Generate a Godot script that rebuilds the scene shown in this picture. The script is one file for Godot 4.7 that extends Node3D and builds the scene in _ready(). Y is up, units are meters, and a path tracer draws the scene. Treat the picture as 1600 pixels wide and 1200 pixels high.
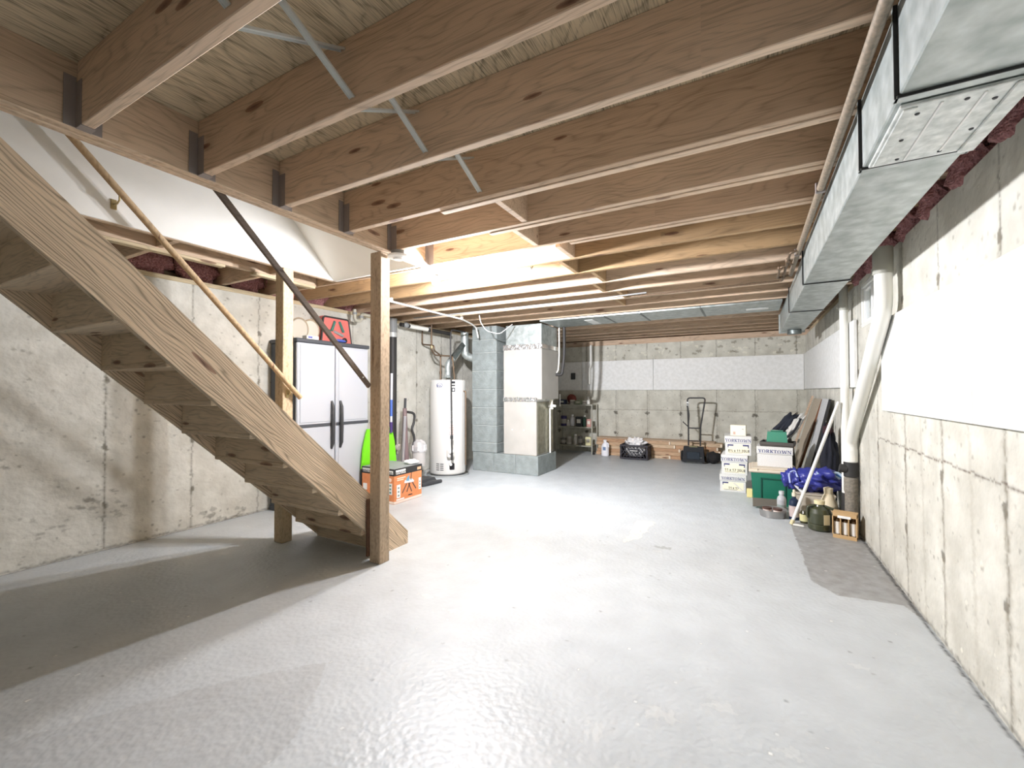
extends Node3D
# A basement: concrete walls, open joist ceiling, wooden stair, stored household things. Metres, y up, room depth along -z.

var M := {}          # materials
var taken := {}      # names in use at top level
var rng := RandomNumberGenerator.new()

# ---------------------------------------------------------------- mesh builder
class MB:
	var st := SurfaceTool.new()
	func _init() -> void:
		st.begin(Mesh.PRIMITIVE_TRIANGLES)
	var us := Vector4.ZERO     # second uv layer: linear in the place on the surface
	var vs := Vector4.ZERO
	func v(p: Vector3, uv: Vector2) -> void:
		st.set_uv(uv)
		st.set_uv2(uv if us == Vector4.ZERO else Vector2(us.x * p.x + us.y * p.y + us.z * p.z + us.w, vs.x * p.x + vs.y * p.y + vs.z * p.z + vs.w))
		st.add_vertex(p)
	# triangle whose outside points away from `c`
	func tri(a: Vector3, b: Vector3, d: Vector3, c: Vector3, ua := Vector2.ZERO, ub := Vector2.ZERO, ud := Vector2.ZERO) -> void:
		if (b - a).cross(d - a).dot((a + b + d) / 3.0 - c) > 0.0:
			v(a, ua)
			v(d, ud)
			v(b, ub)
		else:
			v(a, ua)
			v(b, ub)
			v(d, ud)
	func quad(a: Vector3, b: Vector3, d: Vector3, e: Vector3, c: Vector3) -> void:
		tri(a, b, d, c, Vector2(0, 1), Vector2(1, 1), Vector2(1, 0))
		tri(a, d, e, c, Vector2(0, 1), Vector2(1, 0), Vector2(0, 0))
	# box with chamfered edges
	func box(s: Vector3, at := Vector3.ZERO, b := 0.0, t := Transform3D()) -> MB:
		st.set_smooth_group(-1)
		var h := s * 0.5
		var o := t * at
		if b <= 0.0:
			for ax in 3:
				for sg in [-1.0, 1.0]:
					var k: Array[Vector3] = []
					for q in [[-1, -1], [1, -1], [1, 1], [-1, 1]]:
						var p := Vector3.ZERO
						p[ax] = h[ax] * sg
						p[(ax + 1) % 3] = h[(ax + 1) % 3] * q[0]
						p[(ax + 2) % 3] = h[(ax + 2) % 3] * q[1]
						k.append(t * (at + p))
					quad(k[0], k[1], k[2], k[3], o)
			return self
		b = minf(b, minf(h.x, minf(h.y, h.z)) * 0.98)
		for ax in 3:
			var i := (ax + 1) % 3
			var j := (ax + 2) % 3
			for sg in [-1.0, 1.0]:
				var k: Array[Vector3] = []
				for q in [[-1, -1], [1, -1], [1, 1], [-1, 1]]:
					var p := Vector3.ZERO
					p[ax] = h[ax] * sg
					p[i] = (h[i] - b) * q[0]
					p[j] = (h[j] - b) * q[1]
					k.append(t * (at + p))
				quad(k[0], k[1], k[2], k[3], o)
			for s1 in [-1.0, 1.0]:
				for s2 in [-1.0, 1.0]:
					var e: Array[Vector3] = []
					for q in [[0, -1], [0, 1], [1, 1], [1, -1]]:
						var p := Vector3.ZERO
						p[ax] = (h[ax] - b) * q[1]
						p[i] = (h[i] - (b if q[0] == 0 else 0.0)) * s1
						p[j] = (h[j] - (0.0 if q[0] == 0 else b)) * s2
						e.append(t * (at + p))
					quad(e[0], e[1], e[2], e[3], o)
		for sx in [-1.0, 1.0]:
			for sy in [-1.0, 1.0]:
				for sz in [-1.0, 1.0]:
					tri(t * (at + Vector3(h.x * sx, (h.y - b) * sy, (h.z - b) * sz)), t * (at + Vector3((h.x - b) * sx, h.y * sy, (h.z - b) * sz)), t * (at + Vector3((h.x - b) * sx, (h.y - b) * sy, h.z * sz)), o)
		return self
	# box between two corners
	func bx(a: Vector3, c: Vector3, b := 0.0) -> MB:
		return box((c - a).abs(), (a + c) * 0.5, b)
	# tapered box: bottom size, top size (xz), y from 0 to h
	func taper(s0: Vector2, s1: Vector2, h: float, at := Vector3.ZERO, t := Transform3D()) -> MB:
		st.set_smooth_group(-1)
		var lo: Array[Vector3] = []
		var hi: Array[Vector3] = []
		for q in [[-1, -1], [1, -1], [1, 1], [-1, 1]]:
			lo.append(t * (at + Vector3(s0.x * 0.5 * q[0], 0, s0.y * 0.5 * q[1])))
			hi.append(t * (at + Vector3(s1.x * 0.5 * q[0], h, s1.y * 0.5 * q[1])))
		var c := t * (at + Vector3(0, h * 0.5, 0))
		quad(lo[0], lo[1], lo[2], lo[3], c)
		quad(hi[0], hi[1], hi[2], hi[3], c)
		for i in 4:
			quad(lo[i], lo[(i + 1) % 4], hi[(i + 1) % 4], hi[i], c)
		return self
	# lathe: profile of (radius, height) from bottom to top
	func lathe(pr: Array, seg := 24, t := Transform3D(), smooth := true) -> MB:
		for i in pr.size() - 1:
			st.set_smooth_group(i + 1 if smooth else -1)
			var a: Vector2 = pr[i]
			var b: Vector2 = pr[i + 1]
			var dn := Vector2(b.y - a.y, a.x - b.x)
			for k in seg:
				var t0 := TAU * k / seg
				var t1 := TAU * (k + 1) / seg
				var p := [Vector3(a.x * cos(t0), a.y, a.x * sin(t0)), Vector3(a.x * cos(t1), a.y, a.x * sin(t1)), Vector3(b.x * cos(t1), b.y, b.x * sin(t1)), Vector3(b.x * cos(t0), b.y, b.x * sin(t0))]
				var m := (t0 + t1) * 0.5
				var mid: Vector3 = (p[0] + p[1] + p[2] + p[3]) * 0.25
				var c: Vector3 = mid - Vector3(dn.x * cos(m), dn.y, dn.x * sin(m))
				var u := [Vector2(float(k) / seg, 1.0 - float(i) / (pr.size() - 1)), Vector2(float(k + 1) / seg, 1.0 - float(i) / (pr.size() - 1)), Vector2(float(k + 1) / seg, 1.0 - float(i + 1) / (pr.size() - 1)), Vector2(float(k) / seg, 1.0 - float(i + 1) / (pr.size() - 1))]
				if a.x > 1e-5:
					tri(t * p[0], t * p[1], t * p[2], t * c, u[0], u[1], u[2])
				if b.x > 1e-5:
					tri(t * p[0], t * p[2], t * p[3], t * c, u[0], u[2], u[3])
		return self
	func cyl(r: float, h: float, at := Vector3.ZERO, seg := 20, r2 := -1.0, t := Transform3D()) -> MB:
		var q := r if r2 < 0.0 else r2
		return lathe([Vector2(0, 0), Vector2(r, 0), Vector2(q, h), Vector2(0, h)], seg, t * Transform3D(Basis(), at))
	# round tube through points
	func tube(pts: Array, r: float, seg := 10, rs: Array = []) -> MB:
		st.set_smooth_group(1)
		var rings: Array = []
		var up := Vector3.UP
		for i in pts.size():
			var d: Vector3 = (pts[mini(i + 1, pts.size() - 1)] - pts[maxi(i - 1, 0)]).normalized()
			if absf(d.dot(up)) > 0.95:
				up = Vector3.RIGHT if absf(d.x) < 0.9 else Vector3.FORWARD
			var s := d.cross(up).normalized()
			up = s.cross(d).normalized()
			var ring: Array[Vector3] = []
			var rr: float = r if rs.is_empty() else rs[i]
			for k in seg:
				var a := TAU * k / seg
				ring.append(pts[i] + (s * cos(a) + up * sin(a)) * rr)
			rings.append(ring)
		for i in pts.size() - 1:
			var c: Vector3 = (pts[i] + pts[i + 1]) * 0.5
			for k in seg:
				quad(rings[i][k], rings[i][(k + 1) % seg], rings[i + 1][(k + 1) % seg], rings[i + 1][k], c)
		st.set_smooth_group(-1)
		for e in [0, pts.size() - 1]:
			var inner: Vector3 = pts[1] if e == 0 else pts[e - 1]
			for k in seg:
				tri(pts[e], rings[e][k], rings[e][(k + 1) % seg], inner)
		return self
	# polygon in local xy extruded along z from 0 to d
	func prism(poly: PackedVector2Array, d: float, t := Transform3D()) -> MB:
		st.set_smooth_group(-1)
		var q := poly.duplicate()
		if Geometry2D.is_polygon_clockwise(q):
			q.reverse()
		var ix := Geometry2D.triangulate_polygon(q)
		var far := Vector3(0, 0, d * 0.5)
		for i in range(0, ix.size(), 3):
			for z in [0.0, d]:
				var cc := t * Vector3((q[ix[i]].x + q[ix[i + 1]].x + q[ix[i + 2]].x) / 3.0, (q[ix[i]].y + q[ix[i + 1]].y + q[ix[i + 2]].y) / 3.0, d * 0.5)
				tri(t * Vector3(q[ix[i]].x, q[ix[i]].y, z), t * Vector3(q[ix[i + 1]].x, q[ix[i + 1]].y, z), t * Vector3(q[ix[i + 2]].x, q[ix[i + 2]].y, z), cc)
		for i in q.size():
			var a := q[i]
			var b := q[(i + 1) % q.size()]
			var nrm := Vector2(b.y - a.y, a.x - b.x)
			var c := t * Vector3((a.x + b.x) * 0.5 - nrm.x, (a.y + b.y) * 0.5 - nrm.y, d * 0.5)
			quad(t * Vector3(a.x, a.y, 0), t * Vector3(b.x, b.y, 0), t * Vector3(b.x, b.y, d), t * Vector3(a.x, a.y, d), c)
		return self
	# lumpy closed blob: radii, noise
	func blob(r: Vector3, at: Vector3, noise: FastNoiseLite, amp := 0.2, seg := 24, t := Transform3D(), freq := 1.0, pleat := 0.0, pleats := 11.0) -> MB:
		st.set_smooth_group(1)
		var rows := seg / 2
		var g: Array = []
		for i in rows + 1:
			var row: Array[Vector3] = []
			var th := PI * i / rows
			for k in seg:
				var ph := TAU * k / seg
				var d := Vector3(sin(th) * cos(ph), cos(th), sin(th) * sin(ph))
				var w := 1.0 + amp * noise.get_noise_3d(d.x * 60.0 * freq + at.x * 90.0, d.y * 60.0 * freq, d.z * 60.0 * freq + at.z * 90.0)
				w *= 1.0 + pleat * sin(ph * pleats + 5.0 * noise.get_noise_3d(d.x * 20.0, d.y * 40.0, d.z * 20.0 + 7.0))
				row.append(t * (at + Vector3(d.x * r.x, d.y * r.y, d.z * r.z) * w))
			g.append(row)
		var c := t * at
		for i in rows:
			for k in seg:
				if i > 0:
					tri(g[i][k], g[i][(k + 1) % seg], g[i + 1][k], c)
				if i < rows - 1:
					tri(g[i][(k + 1) % seg], g[i + 1][(k + 1) % seg], g[i + 1][k], c)
		return self
	func done(keep := false) -> ArrayMesh:
		if not keep:
			st.generate_normals()
		return st.commit()

# ---------------------------------------------------------------- scene helpers
func numbered(n: String) -> String:
	var k: int = taken.get(n, 0)
	taken[n] = k + 1
	return n if k == 0 else "%s_%03d" % [n, k]

func thing(called: String, label: String, category: String, at := Vector3.ZERO, turn := 0.0, group := "") -> Node3D:
	var o := Node3D.new()
	o.name = numbered(called)
	add_child(o)
	o.position = at
	o.rotation.y = turn
	o.set_meta("label", label)
	o.set_meta("category", category)
	if group:
		o.set_meta("group", group)
	return o

func part(parent: Node, called: String, mb: MB, m: Material, at := Vector3.ZERO, rot := Vector3.ZERO) -> MeshInstance3D:
	var o := MeshInstance3D.new()
	o.name = called
	o.mesh = mb.done()
	o.material_override = m
	parent.add_child(o, true)
	o.position = at
	o.rotation_degrees = rot
	return o

func single(called: String, mb: MB, m: Material, label: String, category: String, at := Vector3.ZERO, rot := Vector3.ZERO, group := "") -> MeshInstance3D:
	var o := part(self, numbered(called), mb, m, at, rot)
	o.set_meta("label", label)
	o.set_meta("category", category)
	if group:
		o.set_meta("group", group)
	return o

func struct(called: String, mb: MB, m: Material, at := Vector3.ZERO, rot := Vector3.ZERO) -> MeshInstance3D:
	var o := part(self, numbered(called), mb, m, at, rot)
	o.set_meta("kind", "structure")
	return o

# flat raised lettering, facing local +z
func lettering(parent: Node, words: String, height: float, at: Vector3, rot: Vector3, m: Material, serif := false, bold := false, squeeze := 1.0, called := "lettering") -> MeshInstance3D:
	var f := SystemFont.new()
	f.font_names = PackedStringArray(["Droid Serif" if serif else "Droid Sans"])
	if bold:
		f.font_weight = 700
	var tm := TextMesh.new()
	tm.text = words
	tm.font = f
	tm.font_size = 32
	tm.pixel_size = height / 23.0
	tm.depth = 0.0012
	tm.curve_step = 2.0
	var o := MeshInstance3D.new()
	o.name = called
	o.mesh = tm
	o.material_override = m
	parent.add_child(o, true)
	o.position = at
	o.rotation_degrees = rot
	o.scale = Vector3(squeeze, 1, 1)
	return o

func col(hex: String) -> Color:
	return Color(hex)

func mat(hex: String, rough := 0.8, metal := 0.0, tex: Texture2D = null, scale := Vector3.ONE, offset := Vector3.ZERO, world := false) -> StandardMaterial3D:
	var m := StandardMaterial3D.new()
	m.albedo_color = col(hex)
	m.roughness = rough
	m.metallic = metal
	if tex:
		m.albedo_texture = tex
		m.uv1_triplanar = true
		m.uv1_world_triplanar = world
		m.uv1_triplanar_sharpness = 8.0
		m.uv1_scale = scale
		m.uv1_offset = offset
	return m

func bump(m: StandardMaterial3D, tex: Texture2D, cm: float) -> StandardMaterial3D:
	m.heightmap_enabled = true
	m.heightmap_texture = tex
	m.heightmap_scale = cm
	return m

func noise(f: float, sd: int, oct := 4, type := FastNoiseLite.TYPE_SIMPLEX_SMOOTH) -> FastNoiseLite:
	var n := FastNoiseLite.new()
	n.seed = sd
	n.frequency = f
	n.noise_type = type
	n.fractal_octaves = oct
	return n

func noise_tex(f: float, sd: int, lo: Color, hi: Color, size := 512, mid := -1.0, oct := 4) -> NoiseTexture2D:
	var t := NoiseTexture2D.new()
	t.width = size
	t.height = size
	t.seamless = true
	t.noise = noise(f, sd, oct)
	var g := Gradient.new()
	g.set_color(0, lo)
	g.set_color(1, hi)
	if mid > 0.0:
		g.set_offset(0, mid)
		g.set_offset(1, minf(1.0, mid + 0.25))
	t.color_ramp = g
	return t

# timber: grain runs along u
func wood_tex(sd: int, ring: float, contrast: float, knots: int, fine: float, warp := 60.0) -> ImageTexture:
	var w := 1024
	var h := 256
	var n1 := noise(0.01, sd, 3)
	var n2 := noise(0.05, sd + 1, 3)
	var r := RandomNumberGenerator.new()
	r.seed = sd
	var kn: Array[Vector3] = []
	for i in knots:
		kn.append(Vector3(r.randf() * w, r.randf() * h, r.randf_range(4.0, 9.0)))
	var data := PackedByteArray()
	data.resize(w * h * 3)
	for y in h:
		for x in w:
			var yy := y + n1.get_noise_2d(x * 0.35, y * 0.8) * warp
			var rg := absf(fposmod(yy * ring + n1.get_noise_2d(x * 0.12, 400.0) * 3.0, 1.0) - 0.5) * 2.0
			var f := n2.get_noise_2d(x * 0.25, y * 14.0)
			var val := 1.0 - contrast * pow(rg, 3.0) + fine * f + 0.10 * n1.get_noise_2d(x * 0.6, y * 2.0 + 900.0)
			var red := 0.0
			for k in kn:
				var dx := (x - k.x) / 2.2
				var dy := y - k.y
				var d := dx * dx + dy * dy
				if d < k.z * k.z * 4.0:
					var e := sqrt(d) / k.z
					if e < 1.0:
						val *= 0.5 + 0.2 * e
						red = 0.06
					else:
						val *= 0.85 + 0.075 * e
			val = clampf(val, 0.05, 1.0)
			var p := (y * w + x) * 3
			data[p] = int(clampf(val + red, 0, 1) * 255)
			data[p + 1] = int(clampf(val * (0.965 + 0.035 * val), 0, 1) * 255)
			data[p + 2] = int(clampf(val * (0.91 + 0.09 * val), 0, 1) * 255)
	return ImageTexture.create_from_image(Image.create_from_data(w, h, false, Image.FORMAT_RGB8, data))

# stains and print on a surface: transparent picture painted with matter of its own outline
class Marks:
	var im: Image
	var r := RandomNumberGenerator.new()
	var n := FastNoiseLite.new()
	var w: int
	var h: int
	func _init(ww: int, hh: int, sd: int) -> void:
		w = ww
		h = hh
		im = Image.create(w, h, false, Image.FORMAT_RGBA8)
		im.fill(Color(0.5, 0.5, 0.48, 0))
		r.seed = sd
		n.seed = sd
		n.frequency = 0.03
	func dab(x: int, y: int, c: Color, a: float) -> void:
		if x < 0 or y < 0 or x >= w or y >= h or a <= 0.01:
			return
		var o := im.get_pixel(x, y)
		var k := a + o.a * (1.0 - a)
		var mix := o.lerp(c, a / k)
		mix.a = k
		im.set_pixel(x, y, mix)
	func spot(cx: float, cy: float, rx: float, ry: float, c: Color, a: float, ragged := 0.5) -> void:
		for y in range(int(cy - ry * 1.5), int(cy + ry * 1.5) + 1):
			for x in range(int(cx - rx * 1.5), int(cx + rx * 1.5) + 1):
				var d := Vector2((x - cx) / rx, (y - cy) / ry).length() + n.get_noise_2d(x * 6.0, y * 6.0) * ragged
				if d < 1.0:
					dab(x, y, c, a * clampf((1.0 - d) * 4.0, 0.0, 1.0))
	func line(a: Vector2, b: Vector2, wd: float, c: Color, al: float, ragged := 1.0) -> void:
		var steps := int(a.distance_to(b))
		for i in steps:
			var p := a.lerp(b, float(i) / steps)
			var jag := n.get_noise_2d(p.x * 3.0, p.y * 3.0) * ragged * wd
			var k := wd * (0.6 + 0.8 * absf(n.get_noise_2d(p.x * 2.0 + 300.0, p.y * 2.0)))
			var q := (b - a).normalized().orthogonal()
			for j in range(-int(ceil(k)), int(ceil(k)) + 1):
				var s := p + q * (j + jag)
				dab(int(s.x), int(s.y), c, al * clampf(1.2 - absf(j) / (k + 0.3), 0.0, 1.0) * (0.5 + absf(n.get_noise_2d(s.x * 5.0, s.y * 5.0))))
	func pits(count: int, c: Color, al: float, big := 2.0) -> void:
		for i in count:
			var p := Vector2(r.randf() * w, r.randf() * h)
			var k := r.randf_range(0.6, big)
			spot(p.x, p.y, k, k * r.randf_range(0.5, 1.2), c, al * r.randf_range(0.4, 1.0), 0.2)
	func poly(pts: PackedVector2Array, c: Color, al: float, ragged := 2.0) -> void:
		var lo := pts[0]
		var hi := pts[0]
		for p in pts:
			lo = lo.min(p)
			hi = hi.max(p)
		for y in range(int(lo.y) - 3, int(hi.y) + 4):
			for x in range(int(lo.x) - 3, int(hi.x) + 4):
				var q := Vector2(x + n.get_noise_2d(x * 2.0, y * 2.0) * ragged, y + n.get_noise_2d(x * 2.0 + 500.0, y * 2.0) * ragged)
				if Geometry2D.is_point_in_polygon(q, pts):
					dab(x, y, c, al * (0.8 + 0.35 * n.get_noise_2d(x * 3.0, y * 3.0)))
	func tex() -> ImageTexture:
		return ImageTexture.create_from_image(im)

func with_marks(m: StandardMaterial3D, marks: Marks) -> StandardMaterial3D:
	m.detail_enabled = true
	m.detail_blend_mode = BaseMaterial3D.BLEND_MODE_MIX
	m.detail_uv_layer = BaseMaterial3D.DETAIL_UV_2
	m.detail_albedo = marks.tex()
	return m

const JB := 2.19      # underside of the joists
const JT := 2.44      # top of the joists, underside of the subfloor
const RW := 0.794     # inner faces of the right, left and back walls
const LW := -4.32
const BW := -8.37
const FW := 2.6       # the wall behind the camera
const JZ := [1.76, 1.36, 0.96, 0.55, 0.15, -0.25, -0.66, -1.07, -1.462, -1.886, -2.295, -2.70, -3.08, -3.485, -3.89, -4.285, -4.68, -5.08, -5.48, -6.2, -6.6, -7.0, -7.4, -7.8, -8.2]

func make_textures() -> void:
	M.t_wood = wood_tex(11, 0.055, 0.12, 7, 0.16)
	M.t_grain = wood_tex(23, 0.10, 0.32, 3, 0.2, 30.0)
	M.t_ply = wood_tex(37, 0.03, 0.22, 14, 0.42)
	M.t_conc = noise_tex(0.012, 5, Color(0.86, 0.855, 0.835), Color(1, 1, 0.99), 512, 0.0, 6)
	M.t_fine = noise_tex(0.12, 8, Color(0.78, 0.78, 0.77), Color(1, 1, 1), 512, 0.0, 4)
	M.t_metal = noise_tex(0.02, 9, Color(0.74, 0.76, 0.75), Color(1, 1, 1), 512, 0.0, 5)
	M.t_rough = noise_tex(0.05, 12, Color(0, 0, 0), Color(1, 1, 1), 512, 0.0, 5)

func lumber(tint: String, off: float, along := 0, tex: Texture2D = null, vs := 2.2) -> StandardMaterial3D:
	var s := Vector3(vs, vs, vs)
	s[along] = 0.3
	return mat(tint, 0.85, 0.0, tex if tex else M.t_wood, s, Vector3(off * 0.37, off * 0.71, off * 0.53))

func make_materials() -> void:
	make_textures()
	var tints := ["d8bfa5", "d1b79d", "ddc5ac", "cbb197", "d4bba1", "ceb49a"]
	M.joist = []
	for i in 6:
		M.joist.append(lumber(tints[i], i + 0.3))
	M.joist_new = [lumber("b99a74", 7.1), lumber("b2936c", 8.4)]
	M.ply = mat("d8c8aa", 0.9, 0.0, M.t_ply, Vector3(0.45, 1.6, 1.6), Vector3(0.1, 0.4, 0.2))
	M.header = lumber("d2b99e", 3.3, 2)
	M.plate = lumber("cdbb99", 4.7, 2)
	M.post = bump(mat("bda990", 0.85, 0.0, M.t_wood, Vector3(3, 0.3, 3), Vector3(0.2, 0.6, 0.3)), M.t_fine, 0.1)
	M.stringer = bump(mat("e3cdb0", 0.85, 0.0, M.t_grain, Vector3(0.235, 2.9, 2.9), Vector3(0.2, 0.5, 0.2)), M.t_grain, 0.25)
	M.tread = [lumber("e0cbae", 1.5), lumber("d8c2a4", 2.9), lumber("e2ceb2", 5.2)]
	M.drywall = mat("f3f1eb", 0.9, 0.0, M.t_fine, Vector3(0.6, 0.6, 0.6))
	M.drywall.albedo_texture = noise_tex(0.02, 41, Color(0.97, 0.97, 0.965), Color(1, 1, 1), 256)
	M.foam = mat("efefec", 0.95, 0.0, noise_tex(0.03, 43, Color(0.93, 0.93, 0.92), Color(1, 1, 1), 512, 0.0, 5), Vector3(0.8, 0.8, 0.8))
	M.galv = mat("ccd2d0", 0.42, 0.55, M.t_metal, Vector3(0.9, 0.9, 0.9))
	M.galv_dark = mat("8c9290", 0.45, 0.7, M.t_metal, Vector3(0.9, 0.9, 0.9))
	M.steel_strap = mat("cfd1cd", 0.5, 0.35)
	M.hanger = mat("938a86", 0.6, 0.25)
	M.copper = mat("86705c", 0.5, 0.6, M.t_metal, Vector3(4, 4, 4))
	M.iron = mat("3b3a39", 0.55, 0.3)
	M.pvc = mat("efeee6", 0.35)
	M.pink = bump(mat("d6a9a8", 1.0, 0.0, M.t_rough, Vector3(3, 3, 3)), M.t_rough, 1.5)
	M.pink.albedo_texture = noise_tex(0.05, 51, Color(0.7, 0.58, 0.58), Color(1, 0.95, 0.95), 256)
	M.white = mat("f2f2ef", 0.6)
	M.black = mat("232323", 0.55)
	M.grey = mat("8e908f", 0.5)
	M.dark = mat("3d3e40", 0.5)
	M.label_white = mat("f4f4f0", 0.6)
	M.navy = mat("28306b", 0.6)
	M.ink = mat("1d1d22", 0.7)

func _ready() -> void:
	rng.seed = 7
	# camera
	var cam := Camera3D.new()
	cam.name = "camera"
	cam.projection = Camera3D.PROJECTION_PERSPECTIVE
	cam.keep_aspect = Camera3D.KEEP_HEIGHT
	cam.fov = rad_to_deg(2.0 * atan(600.0 / 681.66))
	cam.position = Vector3(0, 1.2, 0)
	cam.rotation_order = EULER_ORDER_YXZ
	cam.rotation_degrees = Vector3(0.944, 28.592, -0.132)
	cam.near = 0.05
	cam.far = 100.0
	add_child(cam)
	cam.current = true
	# sky: an overcast day outside the small window
	var sky := Sky.new()
	var sm := ProceduralSkyMaterial.new()
	sm.sky_top_color = Color("c9d6e6")
	sm.sky_horizon_color = Color("e8edf2")
	sm.ground_bottom_color = Color("8d8f88")
	sm.ground_horizon_color = Color("d9dcd8")
	sm.sun_angle_max = 0.0
	sm.energy_multiplier = 1.0
	sky.sky_material = sm
	var env := Environment.new()
	env.background_mode = Environment.BG_SKY
	env.sky = sky
	env.background_energy_multiplier = 1.0
	env.ambient_light_source = Environment.AMBIENT_SOURCE_DISABLED
	env.tonemap_mode = Environment.TONE_MAPPER_LINEAR
	env.tonemap_exposure = 1.27
	env.sdfgi_enabled = true
	env.ssao_enabled = true
	env.ssil_enabled = true
	var we := WorldEnvironment.new()
	we.name = "environment"
	we.environment = env
	add_child(we)
	make_materials()
	build_light()
	build_shell()
	build_ceiling()
	build_stair()
	build_things()

func omni(at: Vector3, e: float, size: float) -> void:
	var l := OmniLight3D.new()
	l.name = "bulb_light"
	l.light_color = LAMP_TINT
	l.light_energy = e
	l.light_size = size
	l.omni_range = 20.0
	l.omni_attenuation = 2.0
	l.shadow_enabled = true
	add_child(l, true)
	l.position = at

# twin-bulb fitting under the joists, fed by a cable from the lampholder beside the post
func build_light() -> void:
	var f := thing("ceiling_light", "twin-bulb ceiling light glowing under the joists behind the stair post", "light", Vector3(-2.19, JB, -2.80))
	part(f, "mounting_plate", MB.new().cyl(0.055, 0.014, Vector3(0, -0.014, 0), 24), M.white)
	part(f, "body", MB.new().lathe([Vector2(0, -0.075), Vector2(0.02, -0.072), Vector2(0.026, -0.05), Vector2(0.018, -0.012)], 16), M.grey)
	var glow := StandardMaterial3D.new()
	glow.albedo_color = Color("fffaf0")
	glow.emission_enabled = true
	glow.emission = Color("fff6e6")
	glow.emission_energy_multiplier = 6.0
	part(f, "arm", MB.new().tube([Vector3(-0.08, -0.05, 0.044), Vector3(0.08, -0.05, -0.044)], 0.012, 10), M.grey)
	for s in [[-0.079, 0.043, 0.10, -1.0, FLOOD_BACK, 64.0, -0.36], [0.079, -0.043, 0.95, 0.32, FLOOD, 86.0, -0.14]]:
		var foot := Vector3(s[0], -0.05, s[1])
		var up := Vector3(s[2], s[6], s[3]).normalized()
		var side := up.cross(Vector3.UP).normalized()
		var b := Basis(side, up, side.cross(up))
		part(f, "socket", MB.new().lathe([Vector2(0.0, 0.0), Vector2(0.018, 0.005), Vector2(0.02, 0.04), Vector2(0.0, 0.042)], 14, Transform3D(b, foot)), M.white)
		part(f, "bulb", MB.new().lathe([Vector2(0.0, 0.043), Vector2(0.016, 0.045), Vector2(0.034, 0.075), Vector2(0.042, 0.092), Vector2(0.04, 0.105), Vector2(0.02, 0.114), Vector2(0, 0.116)], 20, Transform3D(b, foot)), glow)
		omni(f.position + foot + up * 0.085, LAMP, 0.035)
		# the reflector of each flood bulb throws most of the light forward
		var l := SpotLight3D.new()
		l.name = "flood_light"
		l.light_color = LAMP_TINT
		l.light_energy = s[4]
		l.light_size = 0.035
		l.spot_angle = s[5]
		l.spot_angle_attenuation = 1.0
		l.spot_range = 20.0
		l.spot_attenuation = 2.0
		l.shadow_enabled = true
		add_child(l, true)
		l.look_at_from_position(f.position + foot + up * 0.095, f.position + foot + up)
	var h := thing("lampholder", "round white ceiling lampholder beside the top of the stair post", "lampholder", Vector3(-2.17, JB, -2.31))
	part(h, "box", MB.new().cyl(0.052, 0.03, Vector3(0, -0.03, 0), 20), M.grey)
	part(h, "shade", MB.new().lathe([Vector2(0.0, -0.062), Vector2(0.035, -0.062), Vector2(0.04, -0.05), Vector2(0.075, -0.045), Vector2(0.078, -0.032), Vector2(0.0, -0.03)], 28), M.white)
	single("light_cable", MB.new().tube([Vector3(-2.16, 2.16, -2.38), Vector3(-2.165, 2.155, -2.5), Vector3(-2.17, 2.168, -2.62), Vector3(-2.18, 2.176, -2.745)], 0.007, 8), M.white, "white cable between the round lampholder and the twin bulbs", "cable")

const LAMP := 2.0          # all-round glow of one bulb
const FLOOD := 5.9         # forward beam of the bulb facing the right wall
const FLOOD_BACK := 13.0   # forward beam of the bulb facing the back wall
const LAMP_TINT := Color("f7f8ff")

func wall_mat(hex: String, mk: Marks) -> StandardMaterial3D:
	var m := mat(hex, 0.92, 0.0, M.t_conc, Vector3(0.55, 0.55, 0.55), Vector3(0.3, 0.1, 0.6), true)
	bump(m, M.t_rough, 0.5)
	return with_marks(m, mk)

func floor_px(x: float, z: float) -> Vector2:
	return Vector2((x - LW) * 125.0, (1.7 - z) * 125.0)

func wall_px(z: float, y: float) -> Vector2:
	return Vector2((FW - z) * 109.0, (2.3 - y) * 110.0)

func back_px(x: float, y: float) -> Vector2:
	return Vector2((x - LW) * 125.0, (2.2 - y) * 114.0)

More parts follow.
